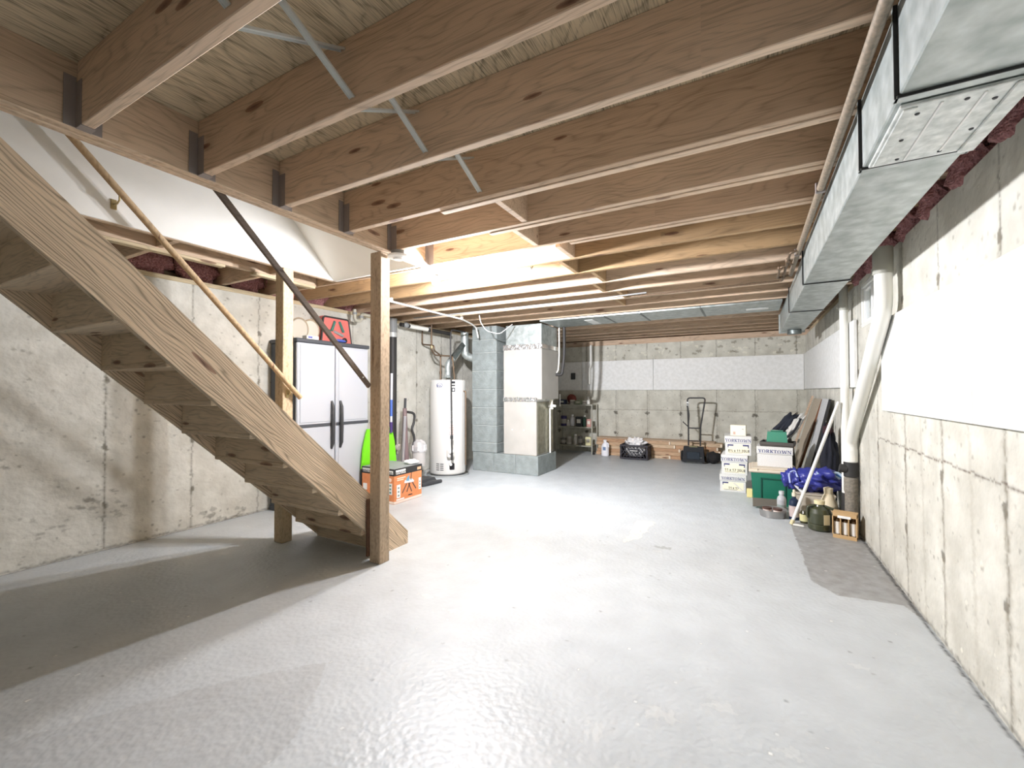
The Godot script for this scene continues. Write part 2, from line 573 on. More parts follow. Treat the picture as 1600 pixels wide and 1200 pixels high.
func build_shell() -> void:
	# ---- floor
	var mk := Marks.new(640, 1280, 3)      # 125 px a metre: x from -4.32, z from 1.7 down
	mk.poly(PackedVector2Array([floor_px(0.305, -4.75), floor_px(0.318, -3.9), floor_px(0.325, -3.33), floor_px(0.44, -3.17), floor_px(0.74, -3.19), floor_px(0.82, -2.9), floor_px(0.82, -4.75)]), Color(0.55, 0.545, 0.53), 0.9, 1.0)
	mk.poly(PackedVector2Array([floor_px(-1.95, -1.0), floor_px(-1.66, -1.32), floor_px(-1.40, -0.98), floor_px(-1.2, 0.2), floor_px(-2.4, 0.2), floor_px(-2.2, -0.6)]), Color(0.63, 0.635, 0.63), 0.4, 2.0)
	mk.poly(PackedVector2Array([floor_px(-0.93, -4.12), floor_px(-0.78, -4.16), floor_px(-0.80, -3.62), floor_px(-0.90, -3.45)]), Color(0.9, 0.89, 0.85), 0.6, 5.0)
	for p in [[-0.62, -3.4, 5, 3], [-0.3, -1.7, 8, 5], [-0.12, -1.85, 7, 4], [0.1, -1.72, 5, 4], [-0.5, -1.5, 4, 6], [0.4, -2.4, 5, 3], [-1.68, -2.02, 8, 3], [-1.44, -1.95, 6, 3], [-1.0, -3.0, 4, 3], [-1.9, -3.5, 6, 4]]:
		var c: Vector2 = floor_px(p[0], p[1])
		mk.spot(c.x, c.y, p[2], p[3], Color(0.86, 0.86, 0.84), 0.28, 1.2)
	mk.spot(floor_px(-0.6, -3.5).x, floor_px(-0.6, -3.5).y, 9, 4, Color(0.5, 0.51, 0.5), 0.5, 0.9)
	mk.pits(420, Color(0.97, 0.97, 0.95), 0.8, 1.4)
	mk.pits(420, Color(0.42, 0.43, 0.43), 0.6, 1.3)
	mk.line(floor_px(RW - 0.012, 1.0), floor_px(RW - 0.012, -4.5), 1.2, Color(0.08, 0.07, 0.06), 0.9)
	mk.line(floor_px(LW + 0.012, 0.0), floor_px(LW + 0.012, -4.0), 1.2, Color(0.15, 0.14, 0.13), 0.8)
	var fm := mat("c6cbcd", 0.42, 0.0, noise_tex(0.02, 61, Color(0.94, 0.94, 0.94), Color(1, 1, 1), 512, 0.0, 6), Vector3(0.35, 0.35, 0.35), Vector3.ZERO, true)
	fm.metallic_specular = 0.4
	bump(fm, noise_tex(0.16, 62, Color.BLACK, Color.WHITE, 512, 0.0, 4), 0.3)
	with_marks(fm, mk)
	var fb := MB.new()
	fb.us = Vector4(125.0 / 640.0, 0, 0, -LW * 125.0 / 640.0)
	fb.vs = Vector4(0, 0, -125.0 / 1280.0, 1.7 * 125.0 / 1280.0)
	fb.bx(Vector3(LW - 0.3, -0.2, BW - 0.3), Vector3(RW + 0.3, 0, FW + 0.3))
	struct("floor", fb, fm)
	# ---- right wall with the window opening
	var rm := Marks.new(1200, 256, 21)      # 110 px a metre along z from 2.6, y up to 2.3
	var dk := Color(0.42, 0.40, 0.35)
	for k in 18:
		var z := 1.9 - 0.585 * k + (0.02 if k % 3 == 0 else -0.01)
		rm.line(wall_px(z, 2.1), wall_px(z + 0.01, 0.0), 1.0, dk, 0.75)
		rm.line(wall_px(z, 1.1), wall_px(z + 0.02, 0.0), 2.6, Color(0.55, 0.52, 0.45), 0.5)
		for y in [0.42, 0.8, 1.38, 1.75]:
			var c: Vector2 = wall_px(z, y + 0.02 * sin(k * 5.0 + y * 9.0))
			rm.spot(c.x, c.y, 2.5, 3.5, dk, 0.8, 0.8)
			rm.line(c, c + Vector2(1, 16 + 8 * sin(k * 3.0 + y)), 1.4, Color(0.5, 0.46, 0.38), 0.5)
		var zm := z - 0.29
		rm.line(wall_px(zm, 1.05), wall_px(zm + 0.05, 0.0), 2.2, Color(0.6, 0.57, 0.5), 0.35)
	rm.line(wall_px(-1.2, 0.86), wall_px(-3.95, 0.865), 0.7, Color(0.3, 0.22, 0.16), 0.9)
	rm.pits(2200, Color(0.5, 0.48, 0.42), 0.55, 1.5)
	rm.pits(500, Color(0.93, 0.92, 0.86), 0.7, 2.0)
	rm.line(wall_px(2.0, 0.01), wall_px(-8.0, 0.01), 1.6, Color(0.25, 0.23, 0.2), 0.6)
	var wm := wall_mat("dedcd3", rm)
	var wb := MB.new()
	wb.us = Vector4(0, 0, -109.0 / 1200.0, FW * 109.0 / 1200.0)
	wb.vs = Vector4(0, -110.0 / 256.0, 0, 2.3 * 110.0 / 256.0)
	var wo := RW + 0.22
	wb.bx(Vector3(RW, 0, FW), Vector3(wo, 1.70, BW - 0.22))
	wb.bx(Vector3(RW, 1.70, FW), Vector3(wo, 2.09, -3.86))
	wb.bx(Vector3(RW, 1.70, -4.45), Vector3(wo, 2.09, BW - 0.22))
	wb.bx(Vector3(RW, 2.05, -3.86), Vector3(wo, 2.09, -4.45))
	var wr := struct("wall_right", wb, wm)
	part(wr, "sill_plate", MB.new().bx(Vector3(RW + 0.04, 2.09, FW), Vector3(wo, 2.13, BW), 0.003), M.plate)
	part(wr, "sill_plate", MB.new().bx(Vector3(RW + 0.045, 2.131, FW), Vector3(wo, JB, BW), 0.003), M.plate)
	part(wr, "rim_joist", MB.new().bx(Vector3(wo - 0.045, JB, FW), Vector3(wo, JT, BW - 0.2)), M.header)
	# window
	var wn := Node3D.new()
	wn.name = "window_1"
	add_child(wn)
	wn.position = Vector3(RW + 0.038, 1.875, -4.155)
	wn.set_meta("kind", "structure")
	var fr := MB.new()
	fr.box(Vector3(0.07, 0.035, 0.585), Vector3(0, 0.157, 0), 0.004)
	fr.box(Vector3(0.07, 0.035, 0.585), Vector3(0, -0.157, 0), 0.004)
	fr.box(Vector3(0.07, 0.28, 0.035), Vector3(0, 0, 0.275), 0.004)
	fr.box(Vector3(0.07, 0.28, 0.035), Vector3(0, 0, -0.275), 0.004)
	part(wn, "window_frame", fr, M.pvc)
	for s in [-1.0, 1.0]:
		var sa := MB.new()
		var cz: float = 0.13 * s
		sa.box(Vector3(0.03, 0.022, 0.255), Vector3(0.008 * s, 0.127, cz), 0.003)
		sa.box(Vector3(0.03, 0.022, 0.255), Vector3(0.008 * s, -0.127, cz), 0.003)
		sa.box(Vector3(0.03, 0.24, 0.022), Vector3(0.008 * s, 0, cz + 0.115), 0.003)
		sa.box(Vector3(0.03, 0.24, 0.022), Vector3(0.008 * s, 0, cz - 0.115), 0.003)
		part(wn, "sash", sa, M.white)
		var gl := StandardMaterial3D.new()
		gl.transparency = BaseMaterial3D.TRANSPARENCY_ALPHA
		gl.albedo_color = Color(0.9, 0.95, 0.95, 0.12)
		gl.roughness = 0.05
		part(wn, "pane", MB.new().box(Vector3(0.004, 0.236, 0.21), Vector3(0.008 * s, 0, cz)), gl)
	# ---- left wall
	var lm := Marks.new(1200, 256, 33)
	for k in 18:
		var z := 2.1 - 0.59 * k
		lm.line(wall_px(z, 2.16), wall_px(z, 0.0), 1.0, dk, 0.8)
		for y in [0.35, 0.78, 1.3, 1.78]:
			var c: Vector2 = wall_px(z, y)
			lm.spot(c.x, c.y, 2.2, 3.0, dk, 0.85, 0.8)
	lm.pits(2000, Color(0.45, 0.43, 0.38), 0.6, 1.5)
	for p in [[-1.35, 0.35, 9], [-1.5, 0.3, 7], [-1.15, 0.25, 6], [-1.45, 0.45, 5], [-2.2, 0.08, 12], [-2.4, 0.06, 10], [-1.75, 1.0, 4], [-0.9, 0.75, 5]]:
		for j in 6:
			var c: Vector2 = wall_px(p[0] + lm.r.randf_range(-0.08, 0.08), p[1] + lm.r.randf_range(-0.06, 0.06))
			lm.spot(c.x, c.y, p[2] * 0.4, p[2] * 0.18, Color(0.42, 0.40, 0.36), 0.4, 1.1)
	lm.line(wall_px(1.5, 0.01), wall_px(-8.0, 0.01), 1.5, Color(0.25, 0.23, 0.2), 0.6)
	var lb := MB.new()
	lb.us = Vector4(0, 0, -109.0 / 1200.0, FW * 109.0 / 1200.0)
	lb.vs = Vector4(0, -110.0 / 256.0, 0, 2.3 * 110.0 / 256.0)
	lb.bx(Vector3(LW - 0.22, 0, FW), Vector3(LW, 2.15, BW - 0.22))
	var wl := struct("wall_left", lb, wall_mat("e0ded6", lm))
	part(wl, "sill_plate", MB.new().bx(Vector3(LW - 0.22, 2.15, FW), Vector3(LW + 0.005, JB, BW), 0.003), M.plate)
	part(wl, "rim_joist", MB.new().bx(Vector3(LW - 0.22, JB, FW), Vector3(LW - 0.175, JT, BW - 0.2)), M.header)
	# ---- back wall
	var bm := Marks.new(640, 256, 45)
	for k in 9:
		var x := 0.668 - 0.588 * k
		bm.line(back_px(x, 2.1), back_px(x, 0.0), 1.2, dk, 0.8)
		bm.line(back_px(x + 0.03, 1.2), back_px(x + 0.03, 0.3), 2.0, Color(0.55, 0.52, 0.46), 0.4)
		for y in [0.40, 0.79, 1.6]:
			var c: Vector2 = back_px(x - 0.01, y)
			bm.spot(c.x, c.y, 5, 4, Color(0.34, 0.32, 0.28), 0.85, 0.9)
	bm.line(back_px(-4.3, 0.835), back_px(0.7, 0.85), 0.9, Color(0.5, 0.47, 0.4), 0.8)
	bm.pits(1200, Color(0.5, 0.48, 0.42), 0.55, 1.6)
	for j in 60:
		var c: Vector2 = back_px(bm.r.randf_range(-2.5, 0.7), bm.r.randf_range(1.82, 2.08))
		bm.spot(c.x, c.y, bm.r.randf_range(2, 7), bm.r.randf_range(1.5, 4), Color(0.45, 0.42, 0.35) if j % 2 else Color(0.88, 0.87, 0.8), 0.55, 0.9)
	var bb := MB.new()
	bb.us = Vector4(125.0 / 640.0, 0, 0, -LW * 125.0 / 640.0)
	bb.vs = Vector4(0, -114.0 / 256.0, 0, 2.2 * 114.0 / 256.0)
	bb.bx(Vector3(LW, 0, BW - 0.22), Vector3(RW, 2.09, BW))
	var wk := struct("wall_back", bb, wall_mat("d6d4c9", bm))
	part(wk, "sill_plate", MB.new().bx(Vector3(LW, 2.09, BW - 0.22), Vector3(RW + 0.22, JB, BW - 0.03), 0.003), M.joist[1])
	part(wk, "rim_joist", MB.new().bx(Vector3(LW - 0.22, JB, BW - 0.22), Vector3(RW + 0.22, JT + 0.02, BW - 0.15)), M.joist[3])
	# ---- the wall behind the camera
	var nm := Marks.new(64, 64, 2)
	struct("wall_front", MB.new().bx(Vector3(LW, 0, FW), Vector3(RW, JT, FW + 0.2)), wall_mat("dedcd3", nm))
	# ---- foam boards
	foam(Vector3(RW - 0.03, 1.067, -2.36), Vector3(RW - 0.004, 1.662, 0.08), "large white insulation board nearest the camera on the right wall")
	foam(Vector3(RW - 0.03, 1.067, -3.70), Vector3(RW - 0.004, 1.660, -2.365), "white insulation board on the right wall just in front of the window pipes")
	foam(Vector3(RW - 0.03, 1.225, BW + 0.03), Vector3(RW - 0.004, 1.79, -4.56), "white insulation board on the right wall behind the drain pipes, touching the back corner")
	foam(Vector3(-1.565, 1.215, BW + 0.004), Vector3(RW - 0.032, 1.785, BW + 0.03), "long white insulation board on the back wall above the hand truck")
	foam(Vector3(-2.95, 1.215, BW + 0.004), Vector3(-1.57, 1.785, BW + 0.03), "white insulation board on the back wall above the milk crate")
	foam(Vector3(-4.25, 1.215, BW + 0.004), Vector3(-2.955, 1.785, BW + 0.03), "shaded insulation board on the back wall above the storage shelf")

func foam(a: Vector3, b: Vector3, label: String) -> void:
	single("foam_board", MB.new().box((b - a).abs(), Vector3.ZERO, 0.003), M.foam, label, "board", (a + b) * 0.5, Vector3.ZERO, "white insulation boards on the walls")

# ---------------------------------------------------------------- ceiling
func plank(parent: Node, called: String, a: Vector3, b: Vector3, m: Material, bev := 0.003) -> MeshInstance3D:
	return part(parent, called, MB.new().box((b - a).abs(), Vector3.ZERO, bev), m, (a + b) * 0.5)

func build_ceiling() -> void:
	var c := Node3D.new()
	c.name = "ceiling"
	add_child(c)
	c.set_meta("kind", "structure")
	# subfloor sheets
	var zs := [FW + 0.2, 0.94, -0.28, -1.5, -2.72, -3.94, -5.16, -6.38, -7.6, BW - 0.2]
	for i in zs.size() - 1:
		var z0: float = zs[i] - 0.002
		var z1: float = zs[i + 1] + 0.002
		var open: bool = z1 > -2.75 and z0 < 0.95
		for xs in ([[LW - 0.2, -3.305], [-2.285, -0.9], [-0.896, RW + 0.2]] if open else [[LW - 0.2, -2.3], [-2.296, -0.9], [-0.896, RW + 0.2]]):
			part(c, "plywood_sheet", MB.new().box(Vector3(z0 - z1, 0.02, xs[1] - xs[0])), M.ply, Vector3((xs[0] + xs[1]) * 0.5, JT + 0.01, (z0 + z1) * 0.5), Vector3(0, 90, 0))
	# joists across the room
	for i in JZ.size():
		var z: float = JZ[i]
		var x0 := LW - 0.175 if z < -2.75 or z > 0.9 else -2.205
		var m: Material = M.joist_new[i % 2] if i in [12, 13] else M.joist[i % 6]
		plank(c, "joist", Vector3(x0, JB, z - 0.019), Vector3(RW + 0.175, JT, z + 0.019), m)
		if x0 > -3.0:
			var hg := MB.new()
			for s in [-1.0, 1.0]:
				hg.box(Vector3(0.05, 0.17, 0.0022), Vector3(0.028, 0.085, 0.0205 * s))
				hg.box(Vector3(0.0022, 0.19, 0.035), Vector3(0.0025, 0.095, 0.038 * s))
			hg.box(Vector3(0.05, 0.0022, 0.043), Vector3(0.028, -0.002, 0))
			part(c, "joist_hanger", hg, M.hanger, Vector3(-2.209, JB, z))
	# sister boards nailed to the far side of three joists
	plank(c, "sister_board", Vector3(-1.49, JB - 0.004, -1.886 - 0.064), Vector3(RW + 0.17, JT - 0.02, -1.886 - 0.024), M.joist[2])
	plank(c, "sister_board", Vector3(-1.43, JB - 0.003, -2.295 - 0.064), Vector3(RW + 0.17, JT - 0.02, -2.295 - 0.024), M.joist[4])
	plank(c, "sister_board", Vector3(-1.05, JB - 0.003, -2.70 - 0.064), Vector3(RW + 0.17, JT - 0.02, -2.70 - 0.024), M.joist[0])
	# solid blocking between the farther joists
	for i in range(9, 17):
		var z0: float = JZ[i] - (0.065 if i < 12 else 0.02)
		var z1: float = JZ[i + 1] + 0.02
		var x: float = -1.15 if i % 2 else -1.27
		plank(c, "blocking", Vector3(x - 0.019, JB + 0.002, z1), Vector3(x + 0.019, JT - 0.005, z0), M.joist_new[0] if i > 11 else M.joist[i % 6])
	# steel cross bridging between the nearer joists
	for i in range(5, 9):
		var z0: float = JZ[i] - 0.02
		var z1: float = JZ[i + 1] + 0.02
		for s in 2:
			var xx := -1.20 - 0.05 * s
			var ya := JT - 0.03 if s == 0 else JB + 0.03
			var yb := JB + 0.03 if s == 0 else JT - 0.03
			var a := Vector3(xx, ya, z0)
			var b := Vector3(xx, yb, z1)
			var d := (b - a).normalized()
			var bs := Basis(Vector3.RIGHT, Vector3.RIGHT.cross(d).normalized() * -1.0, d)
			var br := MB.new()
			br.box(Vector3(0.022, 0.002, a.distance_to(b)), Vector3.ZERO, 0.0, Transform3D(bs, Vector3.ZERO))
			br.box(Vector3(0.002, 0.008, a.distance_to(b)), Vector3(0.011, 0.003, 0), 0.0, Transform3D(bs, Vector3.ZERO))
			br.box(Vector3(0.002, 0.008, a.distance_to(b)), Vector3(-0.011, 0.003, 0), 0.0, Transform3D(bs, Vector3.ZERO))
			part(c, "bridging_strap", br, M.steel_strap, (a + b) * 0.5)
	# v-shaped strap hanging between the lit joists
	part(c, "bridging_strap", MB.new().tube([Vector3(-1.62, JT - 0.06, -3.12), Vector3(-1.60, JB + 0.035, -3.28), Vector3(-1.60, JT - 0.04, -3.45)], 0.006, 6), M.steel_strap)
	# two-ply header beside the stair opening
	plank(c, "header_beam", Vector3(-2.249, JB - 0.002, -2.72), Vector3(-2.211, JT, FW), M.header)
	plank(c, "header_beam", Vector3(-2.290, JB - 0.006, -2.72), Vector3(-2.251, JT, FW), M.header)
	# trimmer on the far side of the opening and the joists towards the left wall
	plank(c, "trimmer_joist", Vector3(-3.352, JB + 0.012, -2.72), Vector3(-3.314, JT, FW), M.header)
	plank(c, "trimmer_joist", Vector3(-3.622, JB, -2.72), Vector3(-3.580, JT, FW), M.header)
	plank(c, "nailer", Vector3(-3.63, JB - 0.022, -1.9), Vector3(-3.57, JB, 0.5), M.plate)
	plank(c, "nailer", Vector3(-3.63, JB - 0.024, -2.7), Vector3(-3.57, JB, -2.12), M.plate)
	for z in [-0.65, -1.47, -2.28]:
		plank(c, "blocking", Vector3(-3.579, JB + 0.01, z - 0.019), Vector3(-3.353, JT, z + 0.019), M.joist[1])
		plank(c, "blocking", Vector3(LW - 0.17, JB + 0.01, z - 0.019), Vector3(-3.623, JT, z + 0.019), M.joist[4])
	plank(c, "end_joist", Vector3(LW - 0.17, JB, -2.745), Vector3(-2.21, JT, -2.722), M.joist[3])
	# ---- the stairwell above: painted drywall
	var sw := MB.new()
	sw.bx(Vector3(-3.313, 2.205, -2.72), Vector3(-3.30, 4.6, 1.0))
	struct("wall_stairwell_left", sw, M.drywall)
	struct("wall_stairwell_right", MB.new().bx(Vector3(-2.29, JT + 0.001, -2.72), Vector3(-2.277, 4.6, 1.0)), M.drywall)
	struct("wall_stairwell_end", MB.new().bx(Vector3(-3.30, JT + 0.02, 0.93), Vector3(-2.29, 4.6, 1.0)), M.drywall)
	struct("ceiling_stairwell", MB.new().bx(Vector3(-3.32, 4.6, -2.8), Vector3(-2.27, 4.65, 1.0)), M.drywall)
	var so := MB.new()
	so.prism(PackedVector2Array([Vector2(2.69, 2.20), Vector2(2.72, 2.20), Vector2(0.4, 4.6), Vector2(0.35, 4.6)]), 1.01, Transform3D(Basis(Vector3(0, 0, -1), Vector3.UP, Vector3(1, 0, 0)), Vector3(-3.30, 0, 0)))
	struct("trim_1", so, M.drywall)
	struct("floor_landing", MB.new().bx(Vector3(-3.30, JT, -0.12), Vector3(-2.29, JT + 0.02, 0.95)), M.ply)
	# pink insulation stuffed between the joist ends
	var nz := noise(0.012, 77, 4)
	for i in range(6, 16):
		var za: float = JZ[i]
		var zb: float = JZ[i + 1]
		part(c, "insulation_batt", MB.new().blob(Vector3(0.10, 0.155, (za - zb) * 0.5 - 0.015), Vector3.ZERO, nz, 0.7, 30, Transform3D(), 1.6 + 0.09 * i), M.pink, Vector3(RW + 0.055, JB + 0.05, (za + zb) * 0.5))
	for z in [-0.9, -1.25, -1.7, -2.08, -2.5, -2.9, -3.28, -3.69, -4.08]:
		part(c, "insulation_batt", MB.new().blob(Vector3(0.09, 0.115, 0.19), Vector3.ZERO, nz, 0.6, 26, Transform3D(), 2.0 + 0.11 * z), M.pink, Vector3(LW - 0.075, JB + 0.115, z))

# ---------------------------------------------------------------- stair
func build_stair() -> void:
	var s := thing("staircase", "open-underside wooden staircase descending away from the camera", "staircase", Vector3(-2.8, 0, -2.6))
	# the stringers are built along their own length so that the grain follows the slope
	for x in [0.41, -0.365]:
		var ang := atan(0.94)
		var L := 3.5
		var w := 0.285 * cos(ang)
		var poly := PackedVector2Array([Vector2(0, 0), Vector2(L, 0), Vector2(L, -w), Vector2(0, -w)])
		# clip at the floor and the plumb cut of the foot
		var o := Vector2(-0.055, 0.143 + 0.94 * (2.607 - 2.655))
		var clip := PackedVector2Array()
		for q in [Vector2(-0.055, 0.0), Vector2(3.0, 0.0), Vector2(3.0, 2.62), Vector2(-0.055, 2.62)]:
			clip.append((q - o).rotated(-ang))
		var big := PackedVector2Array([Vector2(-0.6, 0), Vector2(L, 0), Vector2(L, -w), Vector2(-0.6, -w)])
		var got := Geometry2D.intersect_polygons(big, clip)
		var mb := MB.new()
		mb.prism(got[0], 0.038, Transform3D(Basis(), Vector3(0, 0, -0.038)))
		var b := Basis(Vector3(0, sin(ang), cos(ang)), Vector3(0, cos(ang), -sin(ang)), Vector3(-1, 0, 0))
		var p := part(s, "stringer", mb, M.stringer)
		p.transform = Transform3D(b, Vector3(x - 0.038 if x > 0 else x - 0.038, o.y, o.x))
	for k in 13:
		var z := -2.42 + 0.198 * k + 2.6       # back face of the riser, local z
		var y := 0.0 + 0.1905 * k
		if y > 2.3:
			break
		var m: Material = M.tread[k % 3]
		var wd := 0.735
		part(s, "riser", MB.new().box(Vector3(wd, 0.182, 0.02), Vector3.ZERO, 0.002), m, Vector3(0.003, y + 0.096, z - 0.011))
		part(s, "tread", MB.new().box(Vector3(wd, 0.03, 0.232), Vector3.ZERO, 0.004), M.tread[(k + 1) % 3], Vector3(0.003, y + 0.19, z + 0.085))
	# posts and rails
	var p := thing("support_post", "square wooden post standing at the foot of the stair", "post", Vector3(-2.31, 0, -2.275), 0.0, "wooden posts carrying the stair opening")
	part(p, "post_timber", MB.new().box(Vector3(0.1, JB - 0.006, 0.092), Vector3(0, (JB - 0.006) * 0.5, 0), 0.004), M.post)
	part(p, "nailing_block", MB.new().box(Vector3(0.022, 0.40, 0.06), Vector3(-0.062, 0.24, 0.03), 0.004), mat("6b4c38", 0.9, 0.0, M.t_wood, Vector3(3, 0.3, 3)))
	var q := thing("support_post", "square wooden post on the far side of the stair beside the grey cabinet", "post", Vector3(-3.305, 0, -2.215), 0.0, "wooden posts carrying the stair opening")
	part(q, "post_timber", MB.new().box(Vector3(0.1, JB + 0.006, 0.09), Vector3(-0.002, (JB + 0.006) * 0.5, 0), 0.004), mat("c8b494", 0.85, 0.0, M.t_wood, Vector3(3, 0.3, 3), Vector3(0.7, 0.1, 0.3)))
	var rail := thing("handrail", "round wooden handrail on brackets along the white stairwell wall", "handrail", Vector3(-3.22, 1.15, -2.30))
	part(rail, "rail", MB.new().tube([Vector3(0, 0, 0), Vector3(0, 1.85, 1.78)], 0.02, 14), lumber("bfa582", 6.2, 1))
	for t in [0.05, 0.66]:
		var c := Vector3(0, 1.85 * t, 1.78 * t)
		var reach := 0.033 if t < 0.1 else 0.077       # the lower one is fixed to the post, the upper one to the drywall
		var br := MB.new()
		br.tube([c + Vector3(0, -0.018, 0), c + Vector3(0, -0.05, 0.0), c + Vector3(-reach * 0.4, -0.065, 0), c + Vector3(-reach + 0.005, -0.06, 0)], 0.005, 8)
		br.box(Vector3(0.006, 0.06, 0.03), c + Vector3(-reach, -0.06, 0), 0.002)
		part(rail, "bracket", br, mat("b9aa80", 0.35, 0.8))
	var a := Vector3(-2.34, 1.235, -2.205)
	var b := Vector3(-2.33, 2.60, -0.80)
	var dd := (b - a).normalized()
	var up := Vector3.RIGHT.cross(dd).normalized() * -1.0
	var r2 := thing("guard_rail", "thin dark wooden rail slanting down to the stair post", "rail", (a + b) * 0.5)
	part(r2, "rail_board", MB.new().box(Vector3(0.02, 0.034, a.distance_to(b)), Vector3.ZERO, 0.003, Transform3D(Basis(Vector3.RIGHT, up, dd), Vector3.ZERO)), mat("6e6156", 0.8, 0.0, M.t_wood, Vector3(3, 3, 0.3)))
	part(r2, "screw", MB.new().cyl(0.006, 0.004, Vector3.ZERO, 8, -1, Transform3D(Basis(Vector3(0, 0, 1), deg_to_rad(-90)), Vector3(0.01, -0.62, -0.63))), M.steel_strap)

# ---------------------------------------------------------------- ducts, pipes, heater
func bolt(parent: Node, at: Vector3, r := 0.006, called := "screw") -> void:
	part(parent, called, MB.new().lathe([Vector2(0, -0.004), Vector2(r * 0.7, -0.003), Vector2(r, 0.0)], 8), M.dark, at)

# smooth path through corner points
func bend(pts: Array, rad: float, n := 6) -> Array:
	var out: Array = [pts[0]]
	for i in range(1, pts.size() - 1):
		var a: Vector3 = pts[i - 1]
		var b: Vector3 = pts[i]
		var c: Vector3 = pts[i + 1]
		var r := minf(rad, minf(a.distance_to(b), b.distance_to(c)) * 0.48)
		var p := b + (a - b).normalized() * r
		var q := b + (c - b).normalized() * r
		for k in n + 1:
			var t := float(k) / n
			out.append(p.lerp(b, t).lerp(b.lerp(q, t), t))
	out.append(pts[-1])
	return out

func build_mech() -> void:
	# ---- trunk duct along the right wall
	var d := thing("trunk_duct", "long galvanised sheet-metal trunk duct hung under the joists along the right wall", "duct", Vector3(0.467, 1.945, 0))
	var w := 0.128
	var h := 0.235
	var cuts := [2.3, 0.9, -0.3, -1.44, -1.85, -3.66, -4.9, -6.55]
	for i in cuts.size() - 1:
		var za: float = cuts[i] - 0.001
		var zb: float = cuts[i + 1] + 0.001
		var x := 0.0
		if i >= 5:
			x = 0.008
		part(d, "duct_section", MB.new().box(Vector3(w * 2.0, h, za - zb), Vector3.ZERO, 0.004), M.galv, Vector3(x, h * 0.5, (za + zb) * 0.5))
		if i > 0:
			var cl := MB.new()
			cl.bx(Vector3(-w - 0.006, -0.006, za - 0.014), Vector3(w + 0.006, -0.0005, za + 0.014))
			cl.bx(Vector3(-w - 0.008, -0.006, za - 0.009), Vector3(-w - 0.0005, h, za + 0.009))
			cl.bx(Vector3(w + 0.0005, -0.006, za - 0.012), Vector3(w + 0.008, h, za + 0.012))
			part(d, "drive_cleat", cl, M.galv)
			var gp := MB.new()
			gp.bx(Vector3(-w - 0.0035, -0.0075, za + 0.014), Vector3(w + 0.003, -0.0005, za + 0.018))
			gp.bx(Vector3(-w - 0.0095, -0.006, za + 0.009), Vector3(-w - 0.0005, h, za + 0.013))
			part(d, "joint_sealant", gp, M.black)
	var pn := MB.new()
	pn.bx(Vector3(-w + 0.012, -0.012, -1.82), Vector3(w + 0.004, -0.002, -1.47), 0.002)
	pn.bx(Vector3(-w + 0.02, -0.016, -1.81), Vector3(-w + 0.05, -0.011, -1.48), 0.002)
	pn.bx(Vector3(w - 0.03, -0.018, -1.825), Vector3(w + 0.01, -0.011, -1.47), 0.003)
	var pl := part(d, "access_panel", pn, mat("f1f3f0", 0.4, 0.2, M.t_metal, Vector3(2, 2, 2)))
	for p in [[-0.07, -1.52], [-0.07, -1.66], [-0.05, -1.79], [0.02, -1.5], [0.05, -1.79], [0.08, -1.53], [0.085, -1.68]]:
		bolt(pl, Vector3(p[0], -0.012, p[1]), 0.006)
	for t in [-0.03, 0.05]:
		part(pl, "crease", MB.new().box(Vector3(0.006, 0.004, 0.32), Vector3.ZERO, 0.001), M.white, Vector3(t, -0.0125, -1.645))
	part(d, "end_cap", MB.new().bx(Vector3(-w - 0.004, -0.012, -6.575), Vector3(w + 0.02, h, -6.552), 0.003), M.galv)
	part(d, "damper_boot", MB.new().cyl(0.075, 0.05, Vector3(0.02, -0.052, -6.35), 20), M.galv_dark)
	# ---- pipes beside the duct
	var cp := thing("water_pipe", "brown water pipe running beside the duct under the joists", "pipe", Vector3(0.303, 2.155, 0))
	part(cp, "pipe_run", MB.new().tube([Vector3(0, 0, 2.0), Vector3(0, 0, -4.25)], 0.0165, 12), mat("9c8b78", 0.6, 0.25, M.t_metal, Vector3(4, 4, 4)))
	for z in [-0.9, -2.5, -3.6]:
		part(cp, "strap", MB.new().bx(Vector3(-0.02, -0.019, z - 0.01), Vector3(0.02, 0.03, z + 0.01), 0.002), M.hanger)
	var cw := thing("wire_run", "thin dark wire stapled between the brown pipe and the duct", "wire", Vector3(0.3255, 2.184, 0))
	part(cw, "wire", MB.new().tube([Vector3(0, 0, 2.0), Vector3(0, -0.012, -0.6), Vector3(0, 0, -1.5), Vector3(0, -0.006, -2.6), Vector3(0, 0, -4.0)], 0.004, 6), M.iron)
	var vp := thing("valve_manifold", "brown copper branch pipes with valves under the joists beside the duct", "pipe", Vector3(0.27, 2.15, -3.9))
	part(vp, "branch", MB.new().tube(bend([Vector3(0.03, 0, 0.4), Vector3(-0.02, -0.015, 0.4), Vector3(-0.02, -0.015, -0.45), Vector3(-1.3, -0.01, -0.48)], 0.03), 0.009, 8), M.copper)
	part(vp, "branch", MB.new().tube(bend([Vector3(0.03, 0.0, 0.05), Vector3(-0.06, -0.02, 0.05), Vector3(-0.06, -0.02, -0.32), Vector3(0.03, 0.0, -0.32)], 0.03), 0.009, 8), M.copper)
	for p in [Vector3(-0.06, -0.02, 0.02), Vector3(-0.02, -0.015, -0.3), Vector3(-0.02, -0.015, 0.2)]:
		part(vp, "valve", MB.new().box(Vector3(0.03, 0.03, 0.045), Vector3.ZERO, 0.006), M.copper, p)
	# ---- white plastic drains by the window
	var pv := thing("drain_pipe", "thick white plastic drain pipe slanting down the right wall from the window", "pipe", Vector3(0.712, 0, 0))
	part(pv, "pipe_run", MB.new().tube(bend([Vector3(0, 2.02, -3.375), Vector3(0, 1.69, -3.365), Vector3(0.02, 0.95, -4.36), Vector3(0.026, 0.78, -4.57), Vector3(0.026, 0.72, -4.585)], 0.10), 0.044, 18), M.pvc)
